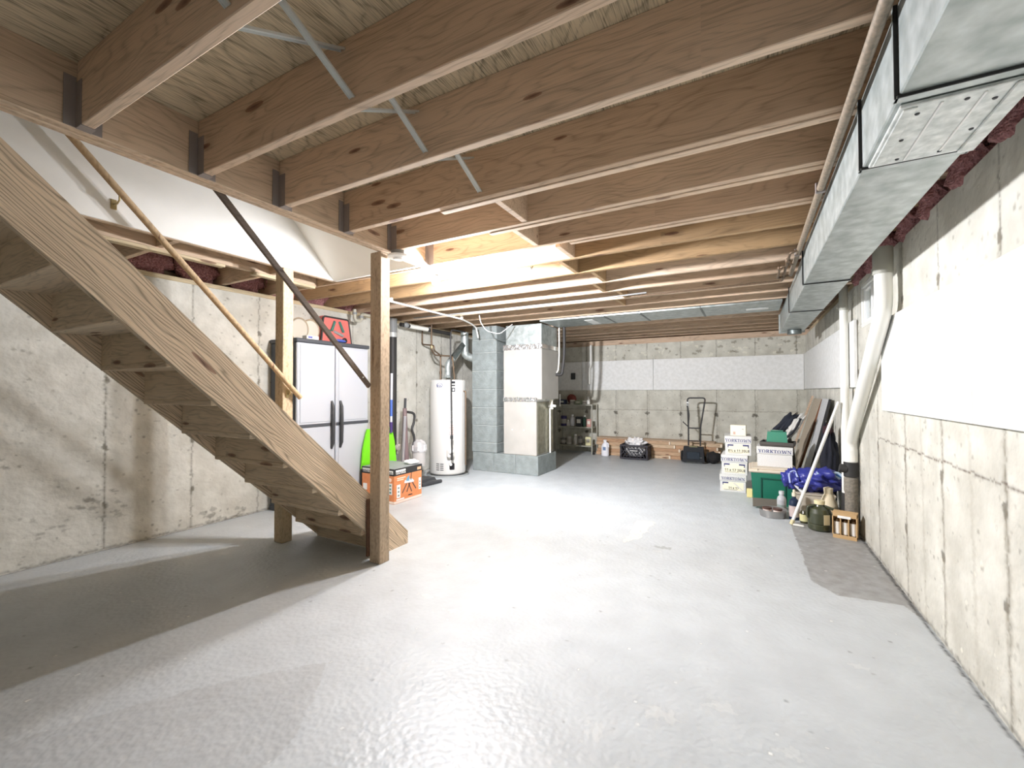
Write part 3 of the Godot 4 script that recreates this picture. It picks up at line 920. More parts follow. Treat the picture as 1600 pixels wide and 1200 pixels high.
	part(pv, "gray_coupling", MB.new().cyl(0.05, 0.16, Vector3(0, 1.90, -3.373), 18), mat("a9a89c", 0.6))
	var low := Transform3D(Basis(), Vector3(0.026, 0, -4.585))
	part(pv, "coupling", MB.new().lathe([Vector2(0.047, 0.60), Vector2(0.05, 0.61), Vector2(0.05, 0.70), Vector2(0.047, 0.71), Vector2(0.047, 0.78), Vector2(0.044, 0.79)], 18, low), M.pvc)
	part(pv, "rubber_coupling", MB.new().lathe([Vector2(0.045, 0.475), Vector2(0.051, 0.48), Vector2(0.051, 0.595), Vector2(0.045, 0.60)], 18, low), M.iron)
	part(pv, "clean_out", MB.new().lathe([Vector2(0, 0), Vector2(0.035, 0), Vector2(0.035, 0.05), Vector2(0, 0.055)], 14, Transform3D(Basis(Vector3(0, 0, 1), deg_to_rad(80)), Vector3(-0.005, 0.54, -4.57))), M.iron)
	part(pv, "iron_stack", MB.new().lathe([Vector2(0.05, 0.0), Vector2(0.048, 0.02), Vector2(0.044, 0.34), Vector2(0.05, 0.36), Vector2(0.05, 0.46), Vector2(0.045, 0.474)], 18, low), mat("9d9488", 0.8, 0.2, M.t_metal, Vector3(4, 4, 4)))
	var p2 := thing("vent_pipe", "straight white plastic pipe standing against the right wall beside the window", "pipe", Vector3(0.728, 0, -4.74))
	part(p2, "pipe_run", MB.new().cyl(0.031, 1.70, Vector3(0, 0.30, 0), 16), M.pvc)
	part(p2, "gray_coupling", MB.new().cyl(0.033, 0.22, Vector3(0, 1.9, 0), 16), mat("b4b3a8", 0.6))
	part(p2, "floor_flange", MB.new().cyl(0.042, 0.31, Vector3(0, 0, 0), 16, 0.036), M.iron)
	# ---- sheet-metal panned joist bay and the plenum
	var pb := thing("panned_duct", "flat galvanised duct filling a joist bay across the far ceiling", "duct", Vector3(0, JB - 0.022, 0))
	for s in [[-2.56, -1.66], [-1.655, -1.2], [-1.195, -0.5], [-0.495, 0.32]]:
		part(pb, "sheet", MB.new().bx(Vector3(s[0], 0, -6.17), Vector3(s[1], 0.02, -5.505), 0.002), M.galv)
	for x in [-1.657, -1.197, -0.497]:
		part(pb, "seam", MB.new().bx(Vector3(x - 0.012, -0.006, -6.17), Vector3(x + 0.012, -0.0005, -5.505), 0.001), M.galv_dark)
	part(pb, "paper_tag", MB.new().bx(Vector3(-0.03, -0.003, -5.98), Vector3(0.2, -0.0005, -5.87)), M.label_white)
	part(pb, "paper_tag", MB.new().bx(Vector3(-1.98, -0.003, -6.1), Vector3(-1.86, -0.0005, -5.7)), M.label_white)
	# plinth
	var grey := bump(mat("929a9a", 0.9, 0.0, M.t_conc, Vector3(1.2, 1.2, 1.2), Vector3(0.2, 0.3, 0.1)), M.t_rough, 0.5)
	var pt := thing("equipment_plinth", "low grey concrete plinth under the furnace and the chimney", "plinth", Vector3(-3.18, 0, -5.91))
	for s in [[-0.55, -0.18], [-0.178, 0.19], [0.192, 0.55]]:
		part(pt, "block", MB.new().bx(Vector3(s[0], 0, -0.325), Vector3(s[1], 0.278, 0.325), 0.006), grey)
	# chimney of parged blocks
	var ch := thing("chimney_stack", "square chimney of grey parged blocks rising left of the furnace", "chimney", Vector3(-3.53, 0.279, -5.89))
	var ys := [0.0, 0.148, 0.41, 0.68, 0.954, 1.23, 1.51, 1.70, 1.90]
	for i in ys.size() - 1:
		part(ch, "block", MB.new().bx(Vector3(-0.22 + 0.002 * (i % 2), ys[i], -0.30), Vector3(0.22, ys[i + 1] - 0.006, 0.30 - 0.003 * (i % 2)), 0.008), grey)
		part(ch, "mortar_joint", MB.new().bx(Vector3(-0.214, ys[i + 1] - 0.006, -0.29), Vector3(0.214, ys[i + 1], 0.293)), mat("b4b8b5", 0.95))
	# furnace cabinet and plenum
	var skin := mat("bcb8b0", 0.5, 0.15, M.t_metal, Vector3(0.5, 0.5, 0.5))
	skin.albedo_texture = noise_tex(0.02, 71, Color(0.93, 0.93, 0.93), Color(1, 1, 1), 256)
	var fu := thing("furnace", "tall beige sheet-metal furnace with foil-taped joints on the plinth", "furnace", Vector3(-2.93, 0.279, -5.9))
	part(fu, "lower_cabinet", MB.new().bx(Vector3(-0.265, 0, -0.3), Vector3(0.27, 0.80, 0.30), 0.006), skin)
	part(fu, "upper_cabinet", MB.new().bx(Vector3(-0.265, 0.802, -0.31), Vector3(0.355, 1.57, 0.30), 0.006), skin)
	part(fu, "plenum", MB.new().bx(Vector3(-0.235, 1.572, -0.29), Vector3(0.345, 1.885, 0.28), 0.004), M.galv)
	part(fu, "side_panel", MB.new().bx(Vector3(0.271, 0.02, -0.28), Vector3(0.277, 0.76, 0.27), 0.002), mat("a8a48f", 0.3, 0.5, M.t_metal, Vector3(1, 1, 1)))
	var foil := mat("e6e8e8", 0.22, 0.9)
	var fz := noise(0.02, 91, 4)
	for b in [[0.80, 0.05, 0.2785, 0.06], [1.56, 0.07, 0.36, 0.075]]:
		var mb := MB.new()
		mb.st.set_smooth_group(-1)
		var n := 60
		var loop: Array = []
		for k in n + 1:
			var t := float(k) / n
			var x: float = -0.268 + t * (b[2] + 0.27)
			loop.append(x)
		for k in n:
			for r in 4:
				var q: Array[Vector3] = []
				for c in [[0, 0], [1, 0], [1, 1], [0, 1]]:
					var xx: float = loop[k + c[0]]
					var tt: float = (r + c[1]) / 4.0
					var yy: float = b[0] - b[3] * 0.5 + tt * b[3] + 0.012 * fz.get_noise_2d(xx * 900.0, tt * 30.0)
					q.append(Vector3(xx, yy, 0.306 + 0.009 * absf(fz.get_noise_2d(xx * 1500.0, tt * 120.0 + 50.0))))
				mb.quad(q[0], q[1], q[2], q[3], Vector3(q[0].x, q[0].y, -1.0))
		mb.bx(Vector3(b[2], b[0] - b[3] * 0.4, -0.3), Vector3(b[2] + 0.004, b[0] + b[3] * 0.4, 0.3))
		part(fu, "foil_tape", mb, foil)
	for x in [-0.12, 0.07]:
		part(fu, "knob", MB.new().cyl(0.008, 0.006, Vector3.ZERO, 10, -1, Transform3D(Basis(Vector3.RIGHT, PI / 2), Vector3(x, 0.36, 0.30))), M.white)
	var cd := thing("condensate_pipe", "thin white pipe with a tee running down the side of the furnace", "pipe", Vector3(-2.625, 0, -6.0))
	part(cd, "pipe_run", MB.new().cyl(0.012, 0.80, Vector3(0, 0.281, 0), 10), M.pvc)
	part(cd, "tee", MB.new().tube([Vector3(-0.02, 0.98, 0.0), Vector3(0.10, 0.98, 0.03)], 0.02, 10), M.pvc)
	part(cd, "tee_branch", MB.new().tube([Vector3(0.02, 1.08, 0.0), Vector3(0.03, 0.93, 0.0)], 0.026, 10), mat("d8d2c0", 0.5))
	var ls := thing("refrigerant_line", "pair of dark looping insulated lines dropping beside the furnace", "pipe", Vector3(-2.5, 0, -6.12))
	part(ls, "line", MB.new().tube(bend([Vector3(-0.03, 2.16, -0.02), Vector3(-0.03, 1.7, -0.02), Vector3(-0.05, 1.50, -0.02), Vector3(-0.10, 1.46, -0.02)], 0.1), 0.013, 10), mat("c9c8c0", 0.5))
	part(ls, "line", MB.new().tube(bend([Vector3(0.06, 2.16, 0), Vector3(0.06, 1.72, 0), Vector3(0.02, 1.44, 0), Vector3(-0.08, 1.45, 0)], 0.16), 0.022, 12), M.iron)
	# ---- water heater
	var wh := thing("water_heater", "tall white gas water heater in front of the chimney", "water heater", Vector3(-3.86, 0, -5.13))
	var enamel := mat("cfcec9", 0.38)
	part(wh, "tank", MB.new().lathe([Vector2(0.0, 0.03), Vector2(0.245, 0.03), Vector2(0.255, 0.045), Vector2(0.255, 1.345), Vector2(0.248, 1.362), Vector2(0.0, 1.368)], 48), enamel)
	part(wh, "base_ring", MB.new().cyl(0.24, 0.03, Vector3.ZERO, 36), M.dark)
	part(wh, "drain_pan", MB.new().lathe([Vector2(0.0, 0.0), Vector2(0.30, 0.0), Vector2(0.31, 0.028), Vector2(0.302, 0.028), Vector2(0.295, 0.006)], 36), mat("c4c6c4", 0.4, 0.6))
	part(wh, "draft_hood", MB.new().lathe([Vector2(0.075, 1.395), Vector2(0.05, 1.44), Vector2(0.05, 1.46)], 20), M.galv)
	for a in 3:
		part(wh, "hood_leg", MB.new().box(Vector3(0.008, 0.03, 0.008), Vector3(0.06 * cos(a * 2.1), 1.382, 0.06 * sin(a * 2.1))), M.galv)
	# decals follow the curve of the tank: ang measured from +z towards +x
	decal(wh, 10.0, 1.285, 0.10, 0.06, M.navy, "logo_oval", true)
	decal(wh, 10.0, 1.285, 0.088, 0.048, M.label_white, "logo_oval", true, 0.0022)
	on_tank(wh, "BW", 10.0, 1.276, 0.036, M.navy)
	decal(wh, 54.0, 1.325, 0.055, 0.032, M.ink, "sticker")
	decal(wh, 54.0, 1.282, 0.055, 0.018, M.ink, "sticker")
	decal(wh, 54.0, 1.222, 0.05, 0.055, M.ink, "sticker")
	decal(wh, 54.0, 1.222, 0.022, 0.03, M.label_white, "sticker", false, 0.0022)
	decal(wh, 46.0, 0.86, 0.10, 0.14, M.label_white, "rating_plate")
	decal(wh, 45.0, 0.66, 0.13, 0.19, mat("efe4dc", 0.6), "rating_plate")
	for k in 5:
		decal(wh, 48.0, 0.72 - 0.03 * k, 0.075, 0.006, mat("c9695f", 0.6), "print_line", false, 0.0022)
		decal(wh, 49.0, 0.90 - 0.022 * k, 0.06, 0.004, M.grey, "print_line", false, 0.0022)
	for r in 4:
		for c in 2:
			decal(wh, 4.0 + 14.0 * c, 0.185 - 0.028 * r, 0.05, 0.011, M.ink, "vent_slot")
	var ga := deg_to_rad(44.0)
	var gdir := Vector3(sin(ga), 0, cos(ga))
	part(wh, "gas_valve", MB.new().box(Vector3(0.10, 0.12, 0.08), Vector3.ZERO, 0.015, Transform3D(Basis(Vector3.UP, ga), Vector3.ZERO)), mat("d9d6cf", 0.5), gdir * 0.29 + Vector3(0, 0.34, 0))
	part(wh, "control_knob", MB.new().cyl(0.035, 0.03, Vector3.ZERO, 18, 0.03, Transform3D(Basis(Vector3.UP, ga) * Basis(Vector3.RIGHT, PI / 2), Vector3.ZERO)), M.white, gdir * 0.33 + Vector3(0, 0.37, 0))
	part(wh, "burner_door", MB.new().box(Vector3(0.07, 0.09, 0.02), Vector3.ZERO, 0.008, Transform3D(Basis(Vector3.UP, deg_to_rad(50.0)), Vector3.ZERO)), M.ink, Vector3(sin(deg_to_rad(50.0)), 0, cos(deg_to_rad(50.0))) * 0.258 + Vector3(0, 0.15, 0))
	part(wh, "drain_valve", MB.new().tube([gdir * 0.25 + Vector3(0, 0.2, 0), gdir * 0.34 + Vector3(0, 0.19, 0)], 0.018, 10), M.white)
	part(wh, "relief_tube", MB.new().tube(bend([Vector3(0.25, 1.2, -0.04), Vector3(0.285, 1.2, -0.04), Vector3(0.285, 0.15, -0.04)], 0.02), 0.011, 8), M.copper)
	var gp := thing("gas_pipe", "thin black gas pipe dropping in front of the water heater", "pipe", Vector3(-3.61, 0, -4.85))
	part(gp, "pipe_run", MB.new().tube(bend([Vector3(-0.1, 2.08, -0.5), Vector3(0, 2.05, -0.02), Vector3(0.005, 1.9, 0), Vector3(0.03, 0.36, 0)], 0.06), 0.0105, 10), M.iron)
	part(gp, "union", MB.new().cyl(0.02, 0.05, Vector3(0.026, 0.55, 0), 8), M.iron)
	part(gp, "drip_leg", MB.new().cyl(0.016, 0.10, Vector3(0.03, 0.26, 0), 10), M.iron)
	part(gp, "valve_tail", MB.new().tube([Vector3(0.03, 0.35, 0), Vector3(0.0, 0.35, -0.03)], 0.013, 10), M.iron)
	# flue from the heater to the chimney
	var fl := thing("flue_pipe", "galvanised flue pipe climbing from the water heater into the chimney", "pipe", Vector3(-3.86, 0, -5.13))
	part(fl, "riser", MB.new().tube(bend([Vector3(0, 1.46, 0), Vector3(0, 1.60, 0), Vector3(0.02, 1.68, -0.08)], 0.06), 0.046, 18), M.galv)
	part(fl, "slant", MB.new().tube([Vector3(0.02, 1.68, -0.08), Vector3(-0.06, 1.93, -0.48)], 0.046, 18), M.galv_dark)
	part(fl, "tee", MB.new().tube(bend([Vector3(-0.05, 2.12, -0.50), Vector3(-0.05, 1.88, -0.50), Vector3(-0.05, 1.76, -0.52), Vector3(0.108, 1.70, -0.56)], 0.1), 0.062, 20), M.galv)
	part(fl, "elbow_band", MB.new().cyl(0.066, 0.03, Vector3(-0.05, 1.92, -0.50), 20), M.galv)
	# copper lines over the heater
	var w1 := thing("heater_supply_pipe", "copper supply pipe looping from the ceiling to the water heater", "pipe", Vector3(0, 0, -5.0))
	part(w1, "pipe_run", MB.new().tube(bend([Vector3(-4.27, 2.16, -0.05), Vector3(-4.27, 1.90, -0.05), Vector3(-4.05, 1.87, -0.05), Vector3(-4.05, 1.80, -0.05), Vector3(-3.93, 1.72, -0.05), Vector3(-3.93, 1.37, -0.05)], 0.03), 0.0115, 8), M.copper)
	part(w1, "union", MB.new().cyl(0.018, 0.04, Vector3(-3.93, 1.45, -0.05), 8), M.copper)
	var w2 := thing("heater_outlet_pipe", "copper pipe dropping straight from the ceiling beside the heater flue", "pipe", Vector3(0, 0, -5.0))
	part(w2, "pipe_run", MB.new().tube(bend([Vector3(-4.03, 2.16, 0.03), Vector3(-4.03, 1.80, 0.03), Vector3(-3.97, 1.72, 0.03), Vector3(-3.72, 1.70, -0.05), Vector3(-3.72, 1.37, -0.1)], 0.03), 0.0115, 8), M.copper)
	part(w2, "shutoff_valve", MB.new().box(Vector3(0.035, 0.05, 0.035), Vector3(-4.03, 1.84, 0.03), 0.008), mat("a5926a", 0.4, 0.7))
	# soil stack and the pipes under the far joists
	var ss := thing("soil_stack", "black drain stack with a shiny band standing behind the stair post", "pipe", Vector3(-4.215, 0, -4.38))
	part(ss, "pipe_run", MB.new().cyl(0.054, 1.62, Vector3(0, 0.35, 0), 20), M.iron)
	part(ss, "clean_out", MB.new().lathe([Vector2(0.06, 0), Vector2(0.072, 0.02), Vector2(0.072, 0.33), Vector2(0.06, 0.36)], 20), M.grey)
	part(ss, "clamp_band", MB.new().cyl(0.063, 0.06, Vector3(0, 1.93, 0), 20), M.steel_strap)
	part(ss, "clean_out_plug", MB.new().lathe([Vector2(0, 0), Vector2(0.05, 0), Vector2(0.05, 0.03), Vector2(0.03, 0.04), Vector2(0, 0.04)], 16, Transform3D(Basis(Vector3(0, 0, 1), deg_to_rad(-90)), Vector3(0.07, 0.45, -0.02))), mat("cfc8bd", 0.4, 0.3))
	part(ss, "top_tee", MB.new().tube([Vector3(0, 1.99, 0), Vector3(0, 2.18, 0)], 0.058, 18), M.grey)
	var hp := thing("ceiling_drain", "dark horizontal drain pipe under the joists behind the post", "pipe", Vector3(-4.13, 2.11, 0))
	part(hp, "pipe_run", MB.new().tube([Vector3(-0.02, 0, -4.46), Vector3(0.04, -0.015, -5.5)], 0.028, 12), M.iron)
	part(hp, "white_sleeve", MB.new().tube([Vector3(-0.008, -0.003, -4.62), Vector3(0.012, -0.008, -4.98)], 0.031, 12), M.pvc)
	for z in [-4.55, -5.05]:
		part(hp, "elbow", MB.new().blob(Vector3(0.04, 0.04, 0.05), Vector3(0.0, 0, z), noise(0.01, 4), 0.1, 12), M.grey)
	var co := thing("conduit_pipe", "thin white conduit running under the joists from the post to the chimney", "pipe", Vector3(-3.31, 2.15, 0))
	part(co, "pipe_run", MB.new().tube(bend([Vector3(0, 0, -3.40), Vector3(-0.01, 0, -4.72), Vector3(-0.12, 0.0, -5.1), Vector3(-0.2, -0.02, -5.35), Vector3(-0.2, -0.16, -5.4)], 0.05), 0.0115, 10), M.pvc)
	for z in [-3.42, -4.70]:
		part(co, "clip", MB.new().box(Vector3(0.03, 0.05, 0.03), Vector3(-0.003, 0.015, z), 0.004), M.pvc)
	single("loose_cable", MB.new().tube(bend([Vector3(-3.05, 2.185, -4.72), Vector3(-3.06, 2.10, -4.76), Vector3(-3.06, 2.0, -4.9), Vector3(-3.0, 1.98, -5.15), Vector3(-2.96, 2.15, -5.44)], 0.07), 0.006, 8), M.white, "loose white cable hooping down from the joists before the chimney", "cable")
	single("joist_cable", MB.new().tube([Vector3(-3.9, 2.17, -4.44), Vector3(-2.6, 2.17, -4.46), Vector3(-1.4, 2.175, -4.47), Vector3(-0.9, 2.185, -4.47)], 0.008, 6), M.grey, "grey cable clipped along the joists toward the duct", "cable")
	var tp := thing("sink_trap", "grey curved drain trap under the joists above the red case", "pipe", Vector3(-4.13, 2.15, -3.74))
	part(tp, "trap_bend", MB.new().tube(bend([Vector3(0.0, 0.03, 0.08), Vector3(0, -0.1, 0.08), Vector3(0, -0.1, -0.02), Vector3(0, -0.01, -0.02), Vector3(0, -0.01, -0.16)], 0.045), 0.02, 12), mat("bdb9a8", 0.4))
	part(tp, "nut", MB.new().cyl(0.028, 0.025, Vector3(0, -0.03, 0.08), 10), M.grey)
	part(tp, "nut", MB.new().cyl(0.028, 0.025, Vector3(0, -0.06, -0.02), 10), M.grey)
	var wp := thing("wall_vent_pipe", "white plastic pipe hanging down the back wall above the storage shelf", "pipe", Vector3(-2.74, 0, -8.29))
	part(wp, "pipe_run", MB.new().tube(bend([Vector3(0, 2.1, 0), Vector3(0, 1.72, 0), Vector3(-0.04, 1.66, 0), Vector3(-0.04, 1.34, 0)], 0.05), 0.026, 12), M.pvc)
	single("wall_outlet", MB.new().box(Vector3(0.09, 0.13, 0.03), Vector3.ZERO, 0.006), M.dark, "small dark electrical box on the shaded back-wall board", "outlet", Vector3(-3.13, 1.498, BW + 0.046))

func decal(parent: Node, deg: float, y: float, w: float, h: float, m: Material, called: String, oval := false, lift := 0.001) -> void:
	var mb := MB.new()
	mb.st.set_smooth_group(-1)
	var r := 0.255 + lift
	var n := 10
	for i in n:
		var q: Array[Vector3] = []
		for k in 2:
			var t := float(i + k) / n * 2.0 - 1.0
			var a := deg_to_rad(deg) + t * w * 0.5 / r
			var hh := h * 0.5 * (sqrt(maxf(0.0, 1.0 - t * t)) if oval else 1.0)
			q.append(Vector3(sin(a) * r, y - hh, cos(a) * r))
			q.append(Vector3(sin(a) * r, y + hh, cos(a) * r))
		mb.quad(q[0], q[2], q[3], q[1], Vector3(0, y, 0))
	part(parent, called, mb, m)

func on_tank(parent: Node, s: String, deg: float, y: float, h: float, m: Material) -> void:
	var a := deg_to_rad(deg)
	lettering(parent, s, h, Vector3(sin(a) * 0.2585, y, cos(a) * 0.2585), Vector3(0, deg, 0), m, true, true)

# ---------------------------------------------------------------- cabinet and the things behind the stair
func build_left() -> void:
	var panel := mat("c2c6cd", 0.45)
	var trim := mat("4a4d52", 0.55)
	var cb := thing("storage_cabinet", "tall grey plastic two-door storage cabinet against the left wall", "cabinet", Vector3(-4.09, 0, -3.19))
	part(cb, "carcass", MB.new().bx(Vector3(-0.21, 0.03, -0.455), Vector3(0.17, 1.69, 0.455), 0.006), trim)
	part(cb, "base", MB.new().bx(Vector3(-0.212, 0, -0.46), Vector3(0.195, 0.05, 0.46), 0.004), trim)
	part(cb, "top_panel", MB.new().bx(Vector3(-0.215, 1.692, -0.465), Vector3(0.215, 1.73, 0.465), 0.006), trim)
	for s in [-1.0, 1.0]:
		var z0: float = 0.006 if s > 0 else -0.452
		var z1: float = 0.452 if s > 0 else -0.006
		var dr := part(cb, "door", MB.new().bx(Vector3(0.172, 0.06, z0), Vector3(0.205, 1.688, z1), 0.008), panel)
		part(dr, "lower_panel", MB.new().bx(Vector3(0.2055, 0.08, z0 + 0.03), Vector3(0.211, 0.83, z1 - 0.03), 0.003), panel)
		part(dr, "upper_panel", MB.new().bx(Vector3(0.2055, 0.89, z0 + 0.03), Vector3(0.211, 1.67, z1 - 0.03), 0.003), panel)
		part(dr, "cross_rail", MB.new().bx(Vector3(0.2055, 0.84, z0), Vector3(0.212, 0.872, z1), 0.002), trim)
		part(dr, "handle", MB.new().tube([Vector3(0.213, 0.60, 0.055 * s), Vector3(0.235, 0.66, 0.055 * s), Vector3(0.238, 0.85, 0.055 * s), Vector3(0.235, 1.04, 0.055 * s), Vector3(0.213, 1.10, 0.055 * s)], 0.016, 8, [0.012, 0.018, 0.02, 0.018, 0.012]), M.dark)
	# on top of the cabinet
	var red := mat("d8746c", 0.5)
	var rc := thing("tool_case", "open red tool case lid propped on top of the grey cabinet", "case", Vector3(-4.12, 1.732, -3.36))
	part(rc, "shell", MB.new().taper(Vector2(0.10, 0.42), Vector2(0.07, 0.34), 0.30), red)
	part(rc, "edge", MB.new().tube(bend([Vector3(0.045, 0.005, 0.205), Vector3(0.032, 0.295, 0.168), Vector3(0.032, 0.295, -0.168), Vector3(0.045, 0.005, -0.205)], 0.03), 0.011, 8), M.iron)
	for k in [[0.05, 0.20, -25.0], [-0.06, 0.20, 20.0], [-0.02, 0.12, 70.0], [0.09, 0.09, 5.0]]:
		part(rc, "tool", MB.new().box(Vector3(0.014, 0.13, 0.03), Vector3.ZERO, 0.005), mat("3f7468", 0.5) if k[2] < 50 else M.grey, Vector3(0.05, k[1], k[0]), Vector3(k[2], 0, 8))
	part(rc, "reel", MB.new().lathe([Vector2(0.012, 0), Vector2(0.03, 0), Vector2(0.03, 0.014), Vector2(0.012, 0.014)], 18, Transform3D(Basis(Vector3(0, 0, 1), deg_to_rad(-82)), Vector3(0.05, 0.05, -0.10))), M.iron)
	var tan := mat("b7a58c", 0.6)
	for k in 2:
		var z: float = -2.93 - 0.13 * k
		var dk := thing("oval_tray", "brown-rimmed oval tray standing on the cabinet nearest the stair post" if k == 0 else "brown-rimmed oval tray standing on the cabinet next to the red case", "tray", Vector3(-4.13, 1.732, z), deg_to_rad(62), "oval trays on the cabinet")
		var sc := Basis().scaled(Vector3(1, 1.35, 1))
		part(dk, "plate", MB.new().lathe([Vector2(0, 0), Vector2(0.075, 0.0), Vector2(0.085, 0.012), Vector2(0.08, 0.016), Vector2(0, 0.008)], 28, Transform3D(sc * Basis(Vector3.RIGHT, PI / 2), Vector3(0, 0.115, 0))), mat("cfc9ba", 0.5))
		part(dk, "rim", MB.new().lathe([Vector2(0.08, -0.004), Vector2(0.092, 0.0), Vector2(0.092, 0.014), Vector2(0.082, 0.02)], 28, Transform3D(sc * Basis(Vector3.RIGHT, PI / 2), Vector3(0, 0.12, 0))), tan)
	var tr := thing("small_carton", "small white carton with blue print on the front edge of the cabinet", "box", Vector3(-3.93, 1.732, -2.92))
	part(tr, "carton", MB.new().box(Vector3(0.07, 0.035, 0.14), Vector3(0, 0.0175, 0), 0.002), M.white)
	part(tr, "print", MB.new().box(Vector3(0.001, 0.02, 0.05), Vector3(0.0358, 0.018, 0.03)), mat("5a64a8", 0.6))
	single("blue_pouch", MB.new().blob(Vector3(0.05, 0.02, 0.1), Vector3(0, 0.019, 0), noise(0.01, 6), 0.25, 18), mat("4f63b8", 0.7), "flat blue pouch on the cabinet below the red case", "pouch", Vector3(-3.95, 1.7325, -3.27))
	# orange boxed tool
	var orange := mat("e2925e", 0.7, 0.0, M.t_fine, Vector3(3, 3, 3))
	orange.albedo_texture = noise_tex(0.03, 81, Color(0.95, 0.93, 0.92), Color(1, 1, 1), 256)
	var bx := thing("tool_box", "orange cardboard tool box with a black banded top beside the stair post", "box", Vector3(-3.555, 0, -3.693))
	part(bx, "carton", MB.new().box(Vector3(0.48, 0.37, 0.44), Vector3(0, 0.185, 0), 0.003), orange)
	part(bx, "top_band", MB.new().bx(Vector3(-0.2415, 0.30, -0.2215), Vector3(0.2415, 0.3712, 0.2215)), M.iron)
	part(bx, "lid_top", MB.new().bx(Vector3(-0.235, 0.3714, -0.215), Vector3(0.235, 0.3735, 0.215)), mat("9a9d9e", 0.6))
	part(bx, "bottom_band", MB.new().bx(Vector3(-0.2412, 0.004, -0.2212), Vector3(0.2412, 0.03, 0.2212)), mat("f0ded0", 0.7))
	# side facing the room (+x)
	part(bx, "name_plate", MB.new().bx(Vector3(0.242, 0.312, 0.05), Vector3(0.2428, 0.358, 0.20)), M.label_white)
	lettering(bx, "RIDGID", 0.034, Vector3(0.2432, 0.320, 0.125), Vector3(0, 90, 0), M.ink, false, true, 1.05)
	part(bx, "name_plate", MB.new().bx(Vector3(0.242, 0.315, -0.205), Vector3(0.2428, 0.345, -0.14)), mat("e8b48e", 0.6))
	part(bx, "spec_strip", MB.new().bx(Vector3(0.2412, 0.06, 0.13), Vector3(0.242, 0.20, 0.185)), M.label_white)
	part(bx, "spec_strip", MB.new().bx(Vector3(0.2412, 0.09, -0.205), Vector3(0.242, 0.22, -0.165)), M.label_white)
	for k in 3:
		part(bx, "icon", MB.new().bx(Vector3(0.242, 0.075 + 0.04 * k, 0.145), Vector3(0.2426, 0.095 + 0.04 * k, 0.17)), mat("8f9a98", 0.6))
		part(bx, "icon", MB.new().bx(Vector3(0.242, 0.1 + 0.035 * k, -0.195), Vector3(0.2426, 0.115 + 0.035 * k, -0.175)), mat("6f9a90", 0.6))
	part(bx, "slogan", MB.new().bx(Vector3(0.2412, 0.262, 0.05), Vector3(0.2418, 0.274, 0.18)), mat("f3d9c4", 0.6))
	part(bx, "slogan", MB.new().bx(Vector3(0.2412, 0.242, 0.08), Vector3(0.2418, 0.254, 0.18)), mat("f3d9c4", 0.6))
	part(bx, "foot_note", MB.new().bx(Vector3(0.2413, 0.035, 0.07), Vector3(0.2419, 0.05, 0.19)), M.label_white)
	# printed picture of a table saw
	var pz := func_print()
	part(bx, "printed_table", MB.new().prism(PackedVector2Array([Vector2(-0.10, 0.20), Vector2(0.05, 0.19), Vector2(0.06, 0.205), Vector2(0.02, 0.235), Vector2(-0.09, 0.23)]), 0.0008, pz), mat("dfe6ea", 0.6))
	part(bx, "printed_fence", MB.new().prism(PackedVector2Array([Vector2(-0.07, 0.22), Vector2(-0.02, 0.215), Vector2(-0.02, 0.28), Vector2(-0.06, 0.25)]), 0.0008, Transform3D(pz.basis, pz.origin + Vector3(0.0004, 0, 0))), mat("6ea6c4", 0.6))
	part(bx, "printed_guard", MB.new().prism(PackedVector2Array([Vector2(0.0, 0.22), Vector2(0.012, 0.22), Vector2(0.02, 0.31), Vector2(0.012, 0.31)]), 0.0008, Transform3D(pz.basis, pz.origin + Vector3(0.0004, 0, 0))), M.iron)
	for q in [[-0.06, 0.19, -0.13, 0.10], [0.03, 0.19, 0.09, 0.11], [-0.03, 0.19, 0.02, 0.09], [-0.01, 0.19, -0.06, 0.10]]:
		var a := Vector2(q[0], q[1])
		var b := Vector2(q[2], q[3])
		var o := (b - a).normalized().orthogonal() * 0.007
		part(bx, "printed_leg", MB.new().prism(PackedVector2Array([a + o, b + o, b - o, a - o]), 0.0008, pz), mat("5d4a42", 0.6))
	part(bx, "printed_foot", MB.new().prism(PackedVector2Array([Vector2(-0.04, 0.055), Vector2(0.03, 0.055), Vector2(0.025, 0.066), Vector2(-0.03, 0.066)]), 0.0008, pz), M.ink)
	# side facing the camera (+z)
	part(bx, "name_plate", MB.new().bx(Vector3(0.06, 0.315, 0.2216), Vector3(0.225, 0.355, 0.2224)), mat("d9d9d4", 0.6))
	part(bx, "name_plate", MB.new().bx(Vector3(-0.23, 0.315, 0.2216), Vector3(-0.10, 0.358, 0.2224)), mat("d9d9d4", 0.6))
	lettering(bx, "RIDGID", 0.03, Vector3(0.14, 0.323, 0.2228), Vector3.ZERO, M.ink, false, true, 1.0)
	lettering(bx, "RIDGID", 0.03, Vector3(-0.165, 0.323, 0.2228), Vector3.ZERO, M.ink, false, true, 0.9)
	part(bx, "spec_strip", MB.new().bx(Vector3(0.16, 0.10, 0.221), Vector3(0.21, 0.22, 0.222)), M.label_white)
	part(bx, "spec_strip", MB.new().bx(Vector3(-0.22, 0.12, 0.221), Vector3(-0.16, 0.19, 0.222)), M.label_white)
	for k in 3:
		part(bx, "icon", MB.new().bx(Vector3(0.172, 0.112 + 0.037 * k, 0.222), Vector3(0.198, 0.132 + 0.037 * k, 0.2226)), mat("6f9a90", 0.6))
	part(bx, "seal", MB.new().cyl(0.022, 0.001, Vector3.ZERO, 18, -1, Transform3D(Basis(Vector3.RIGHT, PI / 2), Vector3(0.18, 0.255, 0.221))), mat("f2d8c6", 0.6))
	# things resting on the box
	var cl := thing("crumpled_rag", "small crumpled white rag on top of the orange tool box", "rag", Vector3(-3.40, 0.378, -3.84))
